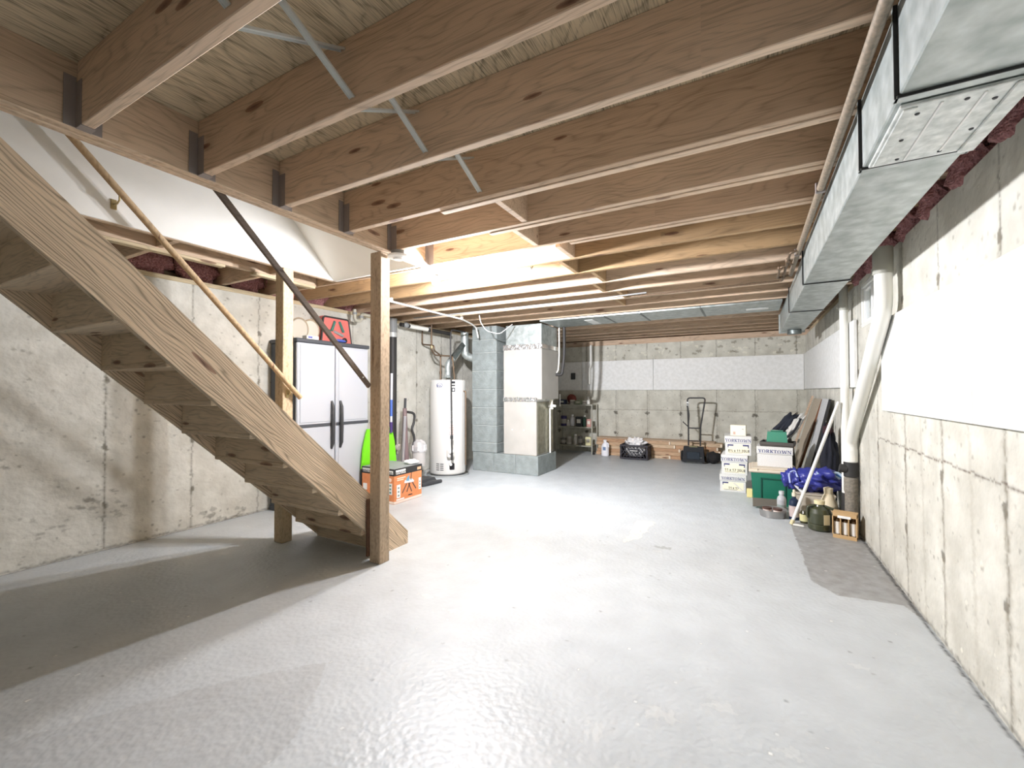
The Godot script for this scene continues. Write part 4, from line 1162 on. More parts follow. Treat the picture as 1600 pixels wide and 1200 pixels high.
	part(cl, "cloth", MB.new().blob(Vector3(0.07, 0.028, 0.09), Vector3(0, 0.024, 0), noise(0.012, 31), 0.5, 22), M.white)
	# lime shovel
	var lime := mat("7fe81a", 0.45)
	var sh := thing("plastic_shovel", "lime green plastic shovel standing behind the orange tool box", "shovel", Vector3(-3.835, 0, -3.77))
	part(sh, "blade", MB.new().prism(PackedVector2Array([Vector2(-0.27, 0.33), Vector2(0.28, 0.30), Vector2(0.24, 0.60), Vector2(0.19, 0.77), Vector2(-0.19, 0.77), Vector2(-0.25, 0.55)]), 0.02, Transform3D(Basis(Vector3(0, 0, -1), Vector3.UP, Vector3(1, 0, 0)), Vector3(-0.01, 0, 0))), lime)
	for z in [-0.12, 0.0, 0.12]:
		part(sh, "blade_rib", MB.new().box(Vector3(0.012, 0.36, 0.018), Vector3.ZERO, 0.004), lime, Vector3(0.014, 0.53, z))
	part(sh, "wear_edge", MB.new().prism(PackedVector2Array([Vector2(-0.27, 0.0), Vector2(0.24, 0.0), Vector2(0.28, 0.298), Vector2(-0.27, 0.328)]), 0.016, Transform3D(Basis(Vector3(0, 0, -1), Vector3.UP, Vector3(1, 0, 0)), Vector3(-0.012, 0, 0))), M.iron)
	part(sh, "shaft", MB.new().tube([Vector3(0.02, 0.76, -0.17), Vector3(0.0, 1.42, -0.20)], 0.014, 10), mat("e6e6ee", 0.4))
	part(sh, "shaft_sleeve", MB.new().tube([Vector3(0.0155, 0.90, -0.176), Vector3(0.0095, 1.10, -0.185)], 0.0155, 10), mat("4f6fc0", 0.5))
	part(sh, "socket", MB.new().tube([Vector3(0.02, 0.70, -0.168), Vector3(0.018, 0.83, -0.173)], 0.019, 10), mat("45306e", 0.5))
	# upright vacuum
	var vc := thing("upright_vacuum", "grey upright vacuum cleaner with a clear bin behind the orange box", "vacuum", Vector3(-3.93, 0, -4.42))
	var vg := mat("7c7678", 0.4)
	part(vc, "floor_head", MB.new().taper(Vector2(0.24, 0.36), Vector2(0.18, 0.30), 0.07, Vector3(0.17, 0, -0.02)), M.dark)
	part(vc, "ball", MB.new().lathe([Vector2(0, 0.02), Vector2(0.06, 0.03), Vector2(0.1, 0.09), Vector2(0.1, 0.14), Vector2(0.06, 0.2), Vector2(0, 0.21)], 24), vg)
	part(vc, "spine", MB.new().tube([Vector3(-0.03, 0.15, 0.06), Vector3(-0.04, 0.55, 0.07), Vector3(-0.05, 0.98, 0.06)], 0.03, 12, [0.05, 0.042, 0.026]), mat("7d6a6a", 0.5))
	part(vc, "wand", MB.new().tube([Vector3(0.0, 0.2, 0.16), Vector3(-0.01, 0.88, 0.10)], 0.02, 12), mat("b0adb0", 0.3, 0.4))
	part(vc, "handle", MB.new().tube(bend([Vector3(-0.05, 0.95, 0.06), Vector3(-0.05, 1.11, 0.05)], 0.05), 0.017, 10), M.dark)
	part(vc, "hose", MB.new().tube(bend([Vector3(-0.03, 0.93, 0.04), Vector3(0.0, 0.91, -0.08), Vector3(0.0, 0.78, -0.06), Vector3(0.0, 0.70, -0.01), Vector3(0.02, 0.60, -0.05), Vector3(0.03, 0.48, -0.02)], 0.06), 0.017, 10), M.iron)
	var clear := mat("c4c0bc", 0.15)
	part(vc, "dust_bin", MB.new().lathe([Vector2(0, 0.22), Vector2(0.085, 0.22), Vector2(0.09, 0.40), Vector2(0, 0.40)], 24, Transform3D(Basis(), Vector3(0.05, 0, -0.10))), clear)
	part(vc, "cyclone", MB.new().lathe([Vector2(0.098, 0.40), Vector2(0.10, 0.47), Vector2(0.085, 0.53), Vector2(0.04, 0.56), Vector2(0, 0.56)], 24, Transform3D(Basis(), Vector3(0.05, 0, -0.10))), mat("d8d6d6", 0.25, 0.4))
	for k in 7:
		var a := TAU * k / 7.0
		part(vc, "cyclone_cone", MB.new().cyl(0.02, 0.07, Vector3(0.05 + 0.088 * cos(a), 0.42, -0.10 + 0.088 * sin(a)), 10, 0.014), mat("eceaea", 0.3))
	single("vacuum_tool", MB.new().tube([Vector3(-0.02, 0.022, 0.14), Vector3(0, 0.03, 0.0), Vector3(0.02, 0.022, -0.19)], 0.022, 12, [0.022, 0.03, 0.022]), M.dark, "dark bar-shaped vacuum tool lying on the floor before the water heater", "vacuum tool", Vector3(-3.60, 0, -4.42))

func func_print() -> Transform3D:
	return Transform3D(Basis(Vector3(0, 0, -1), Vector3.UP, Vector3(1, 0, 0)), Vector3(0.2412, 0, -0.03))

# ---------------------------------------------------------------- stored things along the back and right walls
func yorktown(at: Vector3, turn: float, size: Vector3, label: String, torn := false) -> Node3D:
	var board := mat("f1f0ec", 0.75, 0.0, M.t_fine, Vector3(2, 2, 2))
	var c := thing("paper_carton", label, "carton", at, turn, "white paper cartons")
	part(c, "tray", MB.new().box(Vector3(size.x - 0.012, size.y * 0.62, size.z - 0.012), Vector3(0, size.y * 0.31, 0), 0.003), board)
	var ld := part(c, "lid", MB.new().box(Vector3(size.x, size.y * 0.37, size.z), Vector3(0, size.y * 0.815, 0), 0.004), board)
	lettering(ld, "YORKTOWN", size.y * 0.155, Vector3(0, size.y * 0.765, size.z * 0.5), Vector3.ZERO, M.navy, true, true, size.x / 0.29 * 0.92)
	part(ld, "lid_rule", MB.new().box(Vector3(size.x * 0.84, 0.003, 0.001), Vector3(0, size.y * 0.70, size.z * 0.5 + 0.0006)), mat("9a9cab", 0.7))
	return c

func carton_label(c: Node3D, size: Vector3, words: String, torn := false) -> void:
	var z := size.z * 0.5 - 0.006
	part(c, "paper_label", MB.new().box(Vector3(size.x * 0.78, size.y * 0.46, 0.001), Vector3(0, size.y * 0.33, z + 0.0006)), mat("efe8cc", 0.75))
	for s in ([-1.0] if torn else [-1.0, 1.0]):
		part(c, "label_corner", MB.new().box(Vector3(size.x * 0.22, size.y * 0.07, 0.001), Vector3(size.x * 0.28 * s, size.y * 0.52, z + 0.0016)), M.navy)
		part(c, "label_corner", MB.new().box(Vector3(size.x * 0.03, size.y * 0.14, 0.001), Vector3(size.x * 0.37 * s, size.y * 0.46, z + 0.0016)), M.navy)
	lettering(c, words, size.y * 0.13, Vector3(size.x * 0.02, size.y * 0.23, z + 0.001), Vector3.ZERO, M.ink, false, true, 0.9, "label_print")
	part(c, "label_line", MB.new().box(Vector3(size.x * 0.5, 0.004, 0.001), Vector3(-size.x * 0.1, size.y * 0.13, z + 0.0016)), mat("77756c", 0.7))
	if torn:
		part(c, "torn_flap", MB.new().prism(PackedVector2Array([Vector2(0, size.y * 0.5), Vector2(size.x * 0.36, size.y * 0.08), Vector2(size.x * 0.40, size.y * 0.10), Vector2(size.x * 0.06, size.y * 0.54)]), 0.003, Transform3D(Basis(), Vector3(0, 0, z))), mat("d9d6cc", 0.8))

func bottle(parent: Node, called: String, r: float, h: float, m: Material, cap: Material, at: Vector3, neck := 0.4) -> void:
	part(parent, called, MB.new().lathe([Vector2(0, 0), Vector2(r * 0.95, 0.002), Vector2(r, 0.01), Vector2(r, h * 0.62), Vector2(r * 0.85, h * 0.72), Vector2(r * neck, h * 0.8), Vector2(r * neck, h * 0.86), Vector2(0, h * 0.86)], 18), m, at)
	part(parent, "cap", MB.new().cyl(r * neck * 1.15, h * 0.13, Vector3(0, h * 0.862, 0), 14), cap, at)

func build_right() -> void:
	# ---- cartons
	var sz := Vector3(0.285, 0.205, 0.40)
	var c1 := yorktown(Vector3(-0.19, 0, -6.0), deg_to_rad(1), sz, "white paper carton with a torn label, bottom of the stack of three")
	carton_label(c1, sz, "11 x 17", true)
	var s2 := Vector3(0.285, 0.232, 0.40)
	var c2 := yorktown(Vector3(-0.165, 0.2055, -6.0), deg_to_rad(-1.5), s2, "white paper carton in the middle of the stack of three")
	carton_label(c2, s2, "11 x 17 20LB")
	var s3 := Vector3(0.285, 0.224, 0.40)
	var c3 := yorktown(Vector3(-0.135, 0.438, -6.0), deg_to_rad(2), s3, "white paper carton on top of the stack, carrying a small cream box")
	carton_label(c3, s3, "8½ x 11 20LB")
	var cr := thing("cream_box", "small plain cream box on top of the carton stack", "box", Vector3(-0.125, 0.6625, -5.93), deg_to_rad(-3))
	part(cr, "carton", MB.new().box(Vector3(0.165, 0.125, 0.12), Vector3(0, 0.0625, 0), 0.003), mat("efe7cf", 0.8))
	part(cr, "stamp", MB.new().box(Vector3(0.026, 0.034, 0.001), Vector3(-0.04, 0.03, 0.0605)), mat("c7a89a", 0.8))
	part(cr, "print", MB.new().box(Vector3(0.018, 0.008, 0.001), Vector3(0.05, 0.078, 0.0605)), M.grey)
	single("yellow_block", MB.new().box(Vector3(0.06, 0.095, 0.05), Vector3(0, 0.0475, 0), 0.006), mat("e9d795", 0.8), "small pale yellow block on the floor between the cartons and the green tote", "block", Vector3(-0.012, 0, -5.62))
	# ---- tote
	var tg := mat("1f6f58", 0.4)
	var lidm := mat("d8cbb6", 0.5)
	var tt := thing("storage_tote", "green plastic storage tote with a beige lid beside the cartons", "tote", Vector3(0.205, 0, -5.53))
	part(tt, "tub", MB.new().taper(Vector2(0.36, 0.42), Vector2(0.41, 0.47), 0.345), tg)
	var fr := MB.new()
	fr.bx(Vector3(-0.115, 0.27, -0.008), Vector3(0.115, 0.285, 0.006), 0.003)
	fr.bx(Vector3(-0.115, 0.03, -0.008), Vector3(-0.10, 0.285, 0.006), 0.003)
	fr.bx(Vector3(0.10, 0.03, -0.008), Vector3(0.115, 0.285, 0.006), 0.003)
	var f := part(tt, "front_frame", fr, mat("174f40", 0.4), Vector3(0, 0, 0.212))
	f.rotation_degrees.x = 4.2
	var ld := MB.new()
	ld.box(Vector3(0.45, 0.035, 0.50), Vector3(0, 0.352, 0), 0.012)
	ld.box(Vector3(0.39, 0.014, 0.44), Vector3(0, 0.375, 0), 0.006)
	var lp := part(tt, "lid", ld, lidm)
	for x in [-0.14, 0.14]:
		part(lp, "lid_notch", MB.new().box(Vector3(0.008, 0.02, 0.02), Vector3(x, 0.368, 0.24), 0.002), mat("b5a893", 0.6))
	var s4 := Vector3(0.335, 0.215, 0.30)
	var c4 := yorktown(Vector3(0.235, 0.383, -5.58), deg_to_rad(-4), s4, "white paper carton sitting on the green tote under a dark tray")
	var ty := thing("dark_tray", "shallow dark tray on the carton above the green tote", "tray", Vector3(0.262, 0.5985, -5.57), deg_to_rad(-9))
	var td := mat("4a4640", 0.5)
	part(ty, "tray_base", MB.new().box(Vector3(0.31, 0.012, 0.24), Vector3(0, 0.006, 0), 0.004), td)
	part(ty, "tray_rim", MB.new().bx(Vector3(-0.158, 0.0125, 0.113), Vector3(0.158, 0.05, 0.123), 0.003), td)
	part(ty, "tray_rim", MB.new().bx(Vector3(-0.158, 0.0125, -0.123), Vector3(0.158, 0.05, -0.113), 0.003), td)
	part(ty, "tray_rim", MB.new().bx(Vector3(-0.158, 0.0125, -0.113), Vector3(-0.148, 0.05, 0.113), 0.003), td)
	part(ty, "tray_rim", MB.new().bx(Vector3(0.148, 0.0125, -0.113), Vector3(0.158, 0.05, 0.113), 0.003), td)
	var gg := mat("4a8a72", 0.15)
	var gb := thing("green_dish", "glossy pale green square dish upside down in the dark tray", "dish", Vector3(0.255, 0.611, -5.56), deg_to_rad(-4))
	part(gb, "dish", MB.new().taper(Vector2(0.20, 0.16), Vector2(0.175, 0.14), 0.145), gg)
	part(gb, "dish_rim", MB.new().box(Vector3(0.215, 0.016, 0.175), Vector3(0, 0.02, 0), 0.005), gg)
	part(gb, "dish_foot", MB.new().box(Vector3(0.12, 0.012, 0.1), Vector3(0, 0.152, 0), 0.004), gg)
	# ---- boards leaning on the right wall
	board_lean("leaning_panel", 0.44, -7.0, -6.26, 1.09, mat("c4b6a1", 0.8, 0.0, M.t_fine, Vector3(1, 1, 1)), mat("7b5237", 0.85), "beige panel with a brown edge leaning on the right wall behind the tote")
	board_lean("leaning_panel", 0.50, -6.22, -5.72, 1.10, mat("d9dadb", 0.6, 0.0, M.t_fine, Vector3(1, 1, 1)), mat("2b2a29", 0.8), "white panel with a dark edge leaning on the right wall beside the pipes")
	board_lean("wood_strip", 0.40, -7.25, -7.19, 1.12, M.joist[5], M.joist[1], "narrow dark wooden strip leaning in the far right corner")
	var nv := thing("garment_bag", "dark navy fabric bag slumped behind the white pipes", "bag", Vector3(0.69, 0, -5.36))
	part(nv, "fabric", MB.new().blob(Vector3(0.07, 0.42, 0.13), Vector3(0, 0.41, 0), noise(0.012, 14), 0.35, 44, Transform3D(), 1.4, 0.07, 9.0), mat("1a1c26", 0.9))
	part(nv, "collar", MB.new().blob(Vector3(0.04, 0.06, 0.07), Vector3(-0.01, 0.80, 0.0), noise(0.014, 15), 0.5, 26, Transform3D(), 1.5, 0.1, 7.0), mat("3a2226", 0.9))
	var cb := thing("striped_cloth", "bundled dark and white clothes piled behind the green dish", "clothes", Vector3(0.385, 0, -6.05))
	part(cb, "dark_sleeve", MB.new().blob(Vector3(0.055, 0.16, 0.06), Vector3.ZERO, noise(0.014, 24), 0.6, 36, Transform3D(Basis(Vector3(0, 0, 1), deg_to_rad(-42)), Vector3(-0.03, 0.80, 0.02)), 1.5, 0.09, 7.0), mat("20242e", 0.9))
	part(cb, "white_sleeve", MB.new().blob(Vector3(0.05, 0.15, 0.06), Vector3.ZERO, noise(0.016, 25), 0.7, 36, Transform3D(Basis(Vector3(0, 0, 1), deg_to_rad(-34)), Vector3(0.06, 0.78, 0.05)), 1.6, 0.12, 8.0), mat("c9c7c0", 0.9))
	part(cb, "dark_stripe", MB.new().tube(bend([Vector3(-0.02, 0.66, 0.11), Vector3(0.04, 0.72, 0.125), Vector3(0.09, 0.80, 0.11), Vector3(0.12, 0.88, 0.09)], 0.05), 0.012, 8), mat("2a2b30", 0.9))
	part(cb, "folded_pile", MB.new().blob(Vector3(0.085, 0.35, 0.10), Vector3(-0.02, 0.35, 0), noise(0.012, 26), 0.3, 36, Transform3D(), 1.3, 0.06, 8.0), mat("4a463e", 0.9))
	# ---- floor clutter in front
	var st := mat("a9a7a4", 0.3, 0.75)
	var pn := thing("steel_pan", "round steel pan on the floor in front of the green tote", "pan", Vector3(0.18, 0, -4.87))
	part(pn, "pan_wall", MB.new().lathe([Vector2(0, 0.002), Vector2(0.105, 0.002), Vector2(0.118, 0.07), Vector2(0.122, 0.072), Vector2(0.114, 0.069), Vector2(0.102, 0.007), Vector2(0, 0.007)], 36), st)
	for k in 2:
		var j := thing("small_jar", "small red-labelled jar with a dark lid on the left in the steel pan" if k == 0 else "small red-labelled jar with a dark lid on the right in the steel pan", "jar", Vector3(0.135 + 0.085 * k, 0.0075, -4.86 + 0.01 * k), 0.0, "jars in the steel pan")
		part(j, "glass", MB.new().cyl(0.036, 0.06, Vector3.ZERO, 18), mat("e9dcd2", 0.3))
		part(j, "jar_label", MB.new().cyl(0.0368, 0.03, Vector3(0, 0.012, 0), 18), mat("a04a3c", 0.6))
		part(j, "lid", MB.new().cyl(0.039, 0.016, Vector3(0, 0.061, 0), 18), mat("5b4038", 0.5))
	single("scrap_board", MB.new().box(Vector3(0.27, 0.012, 0.11), Vector3.ZERO, 0.003), mat("5f5a50", 0.7), "thin dark scrap board leaning against the foot of the green tote", "board", Vector3(0.15, 0.055, -5.16), Vector3(38, 0, 2))
	var b1 := thing("grey_bottle", "pale grey plastic bottle behind the steel pan", "bottle", Vector3(0.262, 0, -5.02))
	bottle(b1, "flask", 0.04, 0.22, mat("b8babb", 0.35), mat("cfd1d1", 0.4), Vector3.ZERO, 0.5)
	part(b1, "bottle_label", MB.new().cyl(0.0405, 0.06, Vector3(0, 0.03, 0), 18), mat("8f9a94", 0.6))
	var b2 := thing("pump_bottle", "dark blue bottle with a cream pump top behind the white rod", "bottle", Vector3(0.352, 0, -4.84))
	bottle(b2, "flask", 0.042, 0.25, mat("1d2c44", 0.3), mat("e6dcc4", 0.5), Vector3.ZERO, 0.38)
	part(b2, "bottle_label", MB.new().cyl(0.0425, 0.10, Vector3(0, 0.03, 0), 18), mat("c4b3ad", 0.6))
	part(b2, "pump_head", MB.new().box(Vector3(0.02, 0.03, 0.03), Vector3(0, 0.262, 0), 0.006), mat("e6dcc4", 0.5))
	var b3 := thing("amber_jar", "small jar with a yellow label beside the green jug", "jar", Vector3(0.425, 0, -4.76))
	part(b3, "glass", MB.new().lathe([Vector2(0, 0), Vector2(0.035, 0), Vector2(0.038, 0.09), Vector2(0.028, 0.11), Vector2(0, 0.112)], 18), mat("3b3a24", 0.25))
	part(b3, "jar_label", MB.new().cyl(0.0388, 0.06, Vector3(0, 0.02, 0), 18), mat("d5d09a", 0.6))
	var rd := thing("white_rod", "long white rod leaning from the floor onto the white vent pipe", "rod", Vector3(0.315, 0, -4.62))
	part(rd, "shaft", MB.new().tube([Vector3(0, 0.014, 0), Vector3(0.365, 1.10, -0.09)], 0.0135, 12), mat("e9e8e2", 0.4))
	part(rd, "tip", MB.new().tube([Vector3(-0.003, 0.011, 0.0), Vector3(0.013, 0.05, -0.004)], 0.0165, 12), mat("d8cda2", 0.5))
	part(rd, "foot_bar", MB.new().tube([Vector3(0.012, 0.011, 0.01), Vector3(0.09, 0.011, 0.03)], 0.01, 10), mat("e2e0d6", 0.4))
	# jug
	var gl := mat("33381c", 0.12)
	gl.clearcoat_enabled = true
	var jg := thing("green_jug", "dark green handled jug with a cream cap on the bare floor patch", "jug", Vector3(0.518, 0, -4.59))
	part(jg, "jug_body", MB.new().lathe([Vector2(0, 0.0), Vector2(0.078, 0.002), Vector2(0.086, 0.014), Vector2(0.086, 0.05), Vector2(0.081, 0.056), Vector2(0.086, 0.064), Vector2(0.086, 0.15), Vector2(0.074, 0.185), Vector2(0.042, 0.205), Vector2(0.034, 0.222), Vector2(0, 0.222)], 28), gl)
	part(jg, "jug_handle", MB.new().tube(bend([Vector3(-0.035, 0.21, 0.02), Vector3(-0.088, 0.20, 0.03), Vector3(-0.092, 0.12, 0.03), Vector3(-0.08, 0.10, 0.02)], 0.03), 0.011, 10), gl)
	part(jg, "jug_handle", MB.new().tube(bend([Vector3(0.035, 0.21, 0.02), Vector3(0.105, 0.19, 0.04), Vector3(0.11, 0.165, 0.04), Vector3(0.07, 0.15, 0.03)], 0.02), 0.011, 10), gl)
	part(jg, "cap", MB.new().cyl(0.04, 0.03, Vector3(0, 0.222, 0), 20), mat("e3d6ab", 0.5))
	part(jg, "jug_label", MB.new().box(Vector3(0.05, 0.085, 0.002), Vector3.ZERO, 0.0, Transform3D(Basis(Vector3.UP, deg_to_rad(28)), Vector3.ZERO)), mat("ded7b4", 0.6), Vector3(0.041, 0.105, 0.0775))
	# wine carton
	var kraft := mat("c7a678", 0.85)
	var wc := thing("wine_carton", "kraft carton with three white-labelled bottles at the foot of the right wall", "carton", Vector3(0.672, 0, -4.43), deg_to_rad(-16))
	part(wc, "carton_back", MB.new().bx(Vector3(-0.078, 0, -0.045), Vector3(0.078, 0.205, -0.04)), kraft)
	part(wc, "carton_floor", MB.new().bx(Vector3(-0.078, 0, -0.039), Vector3(0.078, 0.004, 0.045)), kraft)
	part(wc, "carton_sill", MB.new().bx(Vector3(-0.078, 0.0045, 0.04), Vector3(0.078, 0.03, 0.045)), kraft)
	part(wc, "carton_top", MB.new().bx(Vector3(-0.08, 0.205, -0.045), Vector3(0.08, 0.21, 0.047)), kraft)
	part(wc, "carton_header", MB.new().bx(Vector3(-0.078, 0.175, 0.04), Vector3(0.078, 0.2045, 0.045)), kraft)
	for x in [-0.0785, -0.0265, 0.0255, 0.0775]:
		part(wc, "divider", MB.new().bx(Vector3(x - 0.003, 0.0305, -0.039), Vector3(x + 0.003, 0.1745, 0.0445)), kraft)
	part(wc, "paper_label", MB.new().bx(Vector3(-0.045, 0.165, 0.0455), Vector3(0.04, 0.185, 0.0465)), M.label_white)
	for k in 3:
		var wb := thing("wine_bottle", ["dark bottle with a white label, left in the kraft carton", "dark bottle with a white label, middle of the kraft carton", "dark bottle with a white label, right in the kraft carton"][k], "bottle", wc.transform * Vector3(-0.052 + 0.052 * k, 0.0045, 0.004), wc.rotation.y, "bottles in the kraft carton")
		part(wb, "glass", MB.new().lathe([Vector2(0, 0), Vector2(0.0215, 0), Vector2(0.022, 0.13), Vector2(0.011, 0.15), Vector2(0.011, 0.165), Vector2(0, 0.165)], 16), mat("4b3418", 0.2))
		part(wb, "bottle_label", MB.new().cyl(0.0226, 0.098, Vector3(0, 0.026, 0), 16), M.label_white)
	var sp := thing("cream_sack", "cream plastic sack with a narrow neck behind the kraft carton", "sack", Vector3(0.605, 0, -4.775))
	part(sp, "sack_body", MB.new().lathe([Vector2(0, 0), Vector2(0.075, 0.005), Vector2(0.082, 0.06), Vector2(0.07, 0.18), Vector2(0.045, 0.25), Vector2(0.032, 0.28), Vector2(0.036, 0.33), Vector2(0, 0.345)], 22), mat("e0d3b4", 0.6))
	# beige bin and blue bag
	var bn := thing("beige_bin", "beige plastic bin under the blue bag", "bin", Vector3(0.53, 0, -5.06))
	part(bn, "bin_wall", MB.new().taper(Vector2(0.26, 0.22), Vector2(0.30, 0.25), 0.215), mat("c9bfae", 0.6))
	part(bn, "bin_rim", MB.new().box(Vector3(0.315, 0.018, 0.265), Vector3(0, 0.224, 0), 0.006), mat("b9ae9c", 0.6))
	var bg := thing("blue_bag", "crumpled blue plastic bag with pale stripes on the beige bin", "bag", Vector3(0.52, 0.258, -5.05))
	var bl := mat("343a8c", 0.35)
	part(bg, "bag_body", MB.new().blob(Vector3(0.20, 0.10, 0.15), Vector3(0.03, 0.098, 0), noise(0.016, 52), 0.6, 56, Transform3D(), 1.5, 0.07, 9.0), bl)
	part(bg, "bag_lobe", MB.new().blob(Vector3(0.08, 0.085, 0.09), Vector3(-0.17, 0.088, 0.02), noise(0.016, 53), 0.6, 36, Transform3D(), 1.5, 0.08, 7.0), bl)
	for k in 3:
		part(bg, "pale_stripe", MB.new().tube(bend([Vector3(0.02 + 0.05 * k, 0.165, 0.10), Vector3(0.10 + 0.04 * k, 0.19, 0.07), Vector3(0.20 + 0.02 * k, 0.13, 0.08)], 0.05), 0.012, 8), mat("bcd2e6", 0.5) if k != 1 else mat("3f78b8", 0.4))
	part(bg, "pale_stripe", MB.new().tube(bend([Vector3(-0.19, 0.06, 0.10), Vector3(-0.20, 0.15, 0.09), Vector3(-0.15, 0.18, 0.06), Vector3(-0.13, 0.12, 0.11)], 0.04), 0.009, 8), mat("a9b4de", 0.5))
	single("grey_tube", MB.new().tube([Vector3(-0.05, 0.10, 0.0), Vector3(0.05, 0.0, 0.05)], 0.012, 10, [0.01, 0.016]), mat("cfd0cf", 0.4), "short pale grey tube sticking out beside the blue bag", "tube", Vector3(0.385, 0.232, -5.0))

	# ---- back wall: planks, crate, hand truck, jug, shelf
	var pk := thing("plank_stack", "low stack of tan flooring planks along the foot of the back wall", "planks", Vector3(-1.55, 0, -8.19))
	var pm := [mat("cfae8c", 0.75, 0.0, M.t_wood, Vector3(0.3, 2.2, 2.2), Vector3(0.1, 0.3, 0)), mat("c49d7a", 0.75, 0.0, M.t_wood, Vector3(0.3, 2.2, 2.2), Vector3(0.5, 0.7, 0)), mat("d8bd9c", 0.75, 0.0, M.t_wood, Vector3(0.3, 2.2, 2.2), Vector3(0.8, 0.2, 0))]
	var cutx := [-1.09, -0.92, -0.22, 0.35, 1.0]
	for k in 5:
		var sh := 0.08 * ((k * 7) % 4) - 0.1
		var edges := [-1.03 + 0.02 * (k % 3), -0.35 + sh, 0.42 + sh, 1.08 + 0.03 * ((k * 5) % 3)]
		for i in 3:
			part(pk, "plank", MB.new().bx(Vector3(edges[i] + 0.002, 0.062 * k, -0.12), Vector3(edges[i + 1] - 0.002, 0.062 * k + 0.059, 0.12 - 0.006 * (k % 2)), 0.003), pm[(k + i * 2) % 3])
			part(pk, "end_tape", MB.new().bx(Vector3(edges[i + 1] - 0.03, 0.062 * k + 0.004, 0.1205), Vector3(edges[i + 1] - 0.005, 0.062 * k + 0.055, 0.1225)), mat("eee0ca", 0.8))
	part(pk, "top_board", MB.new().bx(Vector3(-1.02, 0.311, -0.15), Vector3(1.02, 0.325, 0.135), 0.002), M.joist[3])
	var bp := mat("2a2830", 0.5)
	var mc := thing("milk_crate", "black plastic crate with lattice sides on the floor by the plank stack", "crate", Vector3(-1.79, 0, -7.86))
	for s in [[Vector3(0, 0.13, 0.145), 0.0, 0.48], [Vector3(0, 0.13, -0.145), 180.0, 0.48], [Vector3(0.235, 0.13, 0), 90.0, 0.29], [Vector3(-0.235, 0.13, 0), -90.0, 0.29]]:
		var mb := MB.new()
		var L: float = s[2]
		mb.box(Vector3(L, 0.03, 0.01), Vector3(0, 0.11, 0), 0.002)
		mb.box(Vector3(L, 0.03, 0.01), Vector3(0, -0.11, 0), 0.002)
		mb.box(Vector3(0.03, 0.25, 0.012), Vector3(L * 0.5 - 0.015, 0, 0), 0.002)
		mb.box(Vector3(0.03, 0.25, 0.012), Vector3(-L * 0.5 + 0.015, 0, 0), 0.002)
		mb.box(Vector3(L * 0.34, 0.05, 0.008), Vector3(0, 0.03, 0), 0.002)
		for k in range(-3, 4):
			for g in [-35.0, 35.0]:
				mb.box(Vector3(0.012, 0.22, 0.006), Vector3.ZERO, 0.0, Transform3D(Basis(Vector3(0, 0, 1), deg_to_rad(g)), Vector3(k * L / 8.0, 0, 0)))
		part(mc, "lattice_side", mb, bp, s[0], Vector3(0, s[1], 0))
	part(mc, "crate_floor", MB.new().box(Vector3(0.46, 0.008, 0.28), Vector3(0, 0.01, 0)), bp)
	part(mc, "name_plate", MB.new().box(Vector3(0.13, 0.016, 0.002), Vector3(0, 0.155, 0.152)), mat("c9c7c2", 0.6))
	var wg := thing("white_bag", "crumpled white plastic bag heaped in the black crate", "bag", Vector3(-1.79, 0.0145, -7.86))
	part(wg, "bag_body", MB.new().blob(Vector3(0.18, 0.115, 0.11), Vector3(0, 0.13, 0), noise(0.016, 62), 0.15, 36, Transform3D(), 1.3), mat("e4e2e0", 0.5))
	part(wg, "bag_top", MB.new().blob(Vector3(0.145, 0.08, 0.09), Vector3(0.01, 0.27, 0), noise(0.018, 63), 0.7, 44, Transform3D(), 1.5, 0.1, 8.0), mat("eceae8", 0.5))
	var dt := thing("detergent_jug", "white plastic jug with a handle between the shelf and the crate", "jug", Vector3(-2.36, 0, -7.92))
	part(dt, "jug_body", MB.new().lathe([Vector2(0, 0), Vector2(0.065, 0.003), Vector2(0.07, 0.02), Vector2(0.07, 0.17), Vector2(0.05, 0.22), Vector2(0.026, 0.245), Vector2(0.026, 0.262), Vector2(0, 0.262)], 22, Transform3D(Basis().scaled(Vector3(1, 1, 0.75)), Vector3.ZERO)), mat("eeeef2", 0.4))
	part(dt, "jug_handle", MB.new().tube(bend([Vector3(0.02, 0.245, 0), Vector3(0.062, 0.235, 0), Vector3(0.066, 0.16, 0)], 0.03), 0.011, 8), mat("eeeef2", 0.4))
	part(dt, "cap", MB.new().cyl(0.03, 0.035, Vector3(0, 0.262, 0), 16), mat("f4f4f4", 0.5))
	part(dt, "jug_label", MB.new().box(Vector3(0.05, 0.06, 0.002), Vector3(0, 0.14, 0.0535), 0.0), mat("6f86a8", 0.6))
	# hand truck
	var ir := mat("2e2e2f", 0.45)
	var ht := thing("hand_truck", "black folding hand truck standing against the back wall", "hand truck", Vector3(-0.80, 0, -7.88))
	part(ht, "handle_frame", MB.new().tube(bend([Vector3(-0.115, 0.28, 0.0), Vector3(-0.115, 0.60, -0.005), Vector3(-0.13, 1.08, -0.03), Vector3(0.15, 1.08, -0.03), Vector3(0.075, 0.60, -0.005), Vector3(0.07, 0.28, 0.0)], 0.05), 0.0125, 10), ir)
	part(ht, "crossbar", MB.new().tube([Vector3(-0.115, 0.575, 0), Vector3(0.07, 0.575, 0)], 0.01, 8), ir)
	part(ht, "crossbar", MB.new().tube([Vector3(-0.115, 0.36, 0), Vector3(0.07, 0.36, 0)], 0.008, 8), ir)
	part(ht, "strap", MB.new().tube(bend([Vector3(-0.13, 0.95, 0.0), Vector3(-0.10, 0.80, 0.02), Vector3(-0.115, 0.62, 0.015)], 0.05), 0.012, 8), M.iron)
	part(ht, "clamp_ring", MB.new().cyl(0.02, 0.05, Vector3(-0.122, 0.92, -0.02), 10), M.steel_strap)
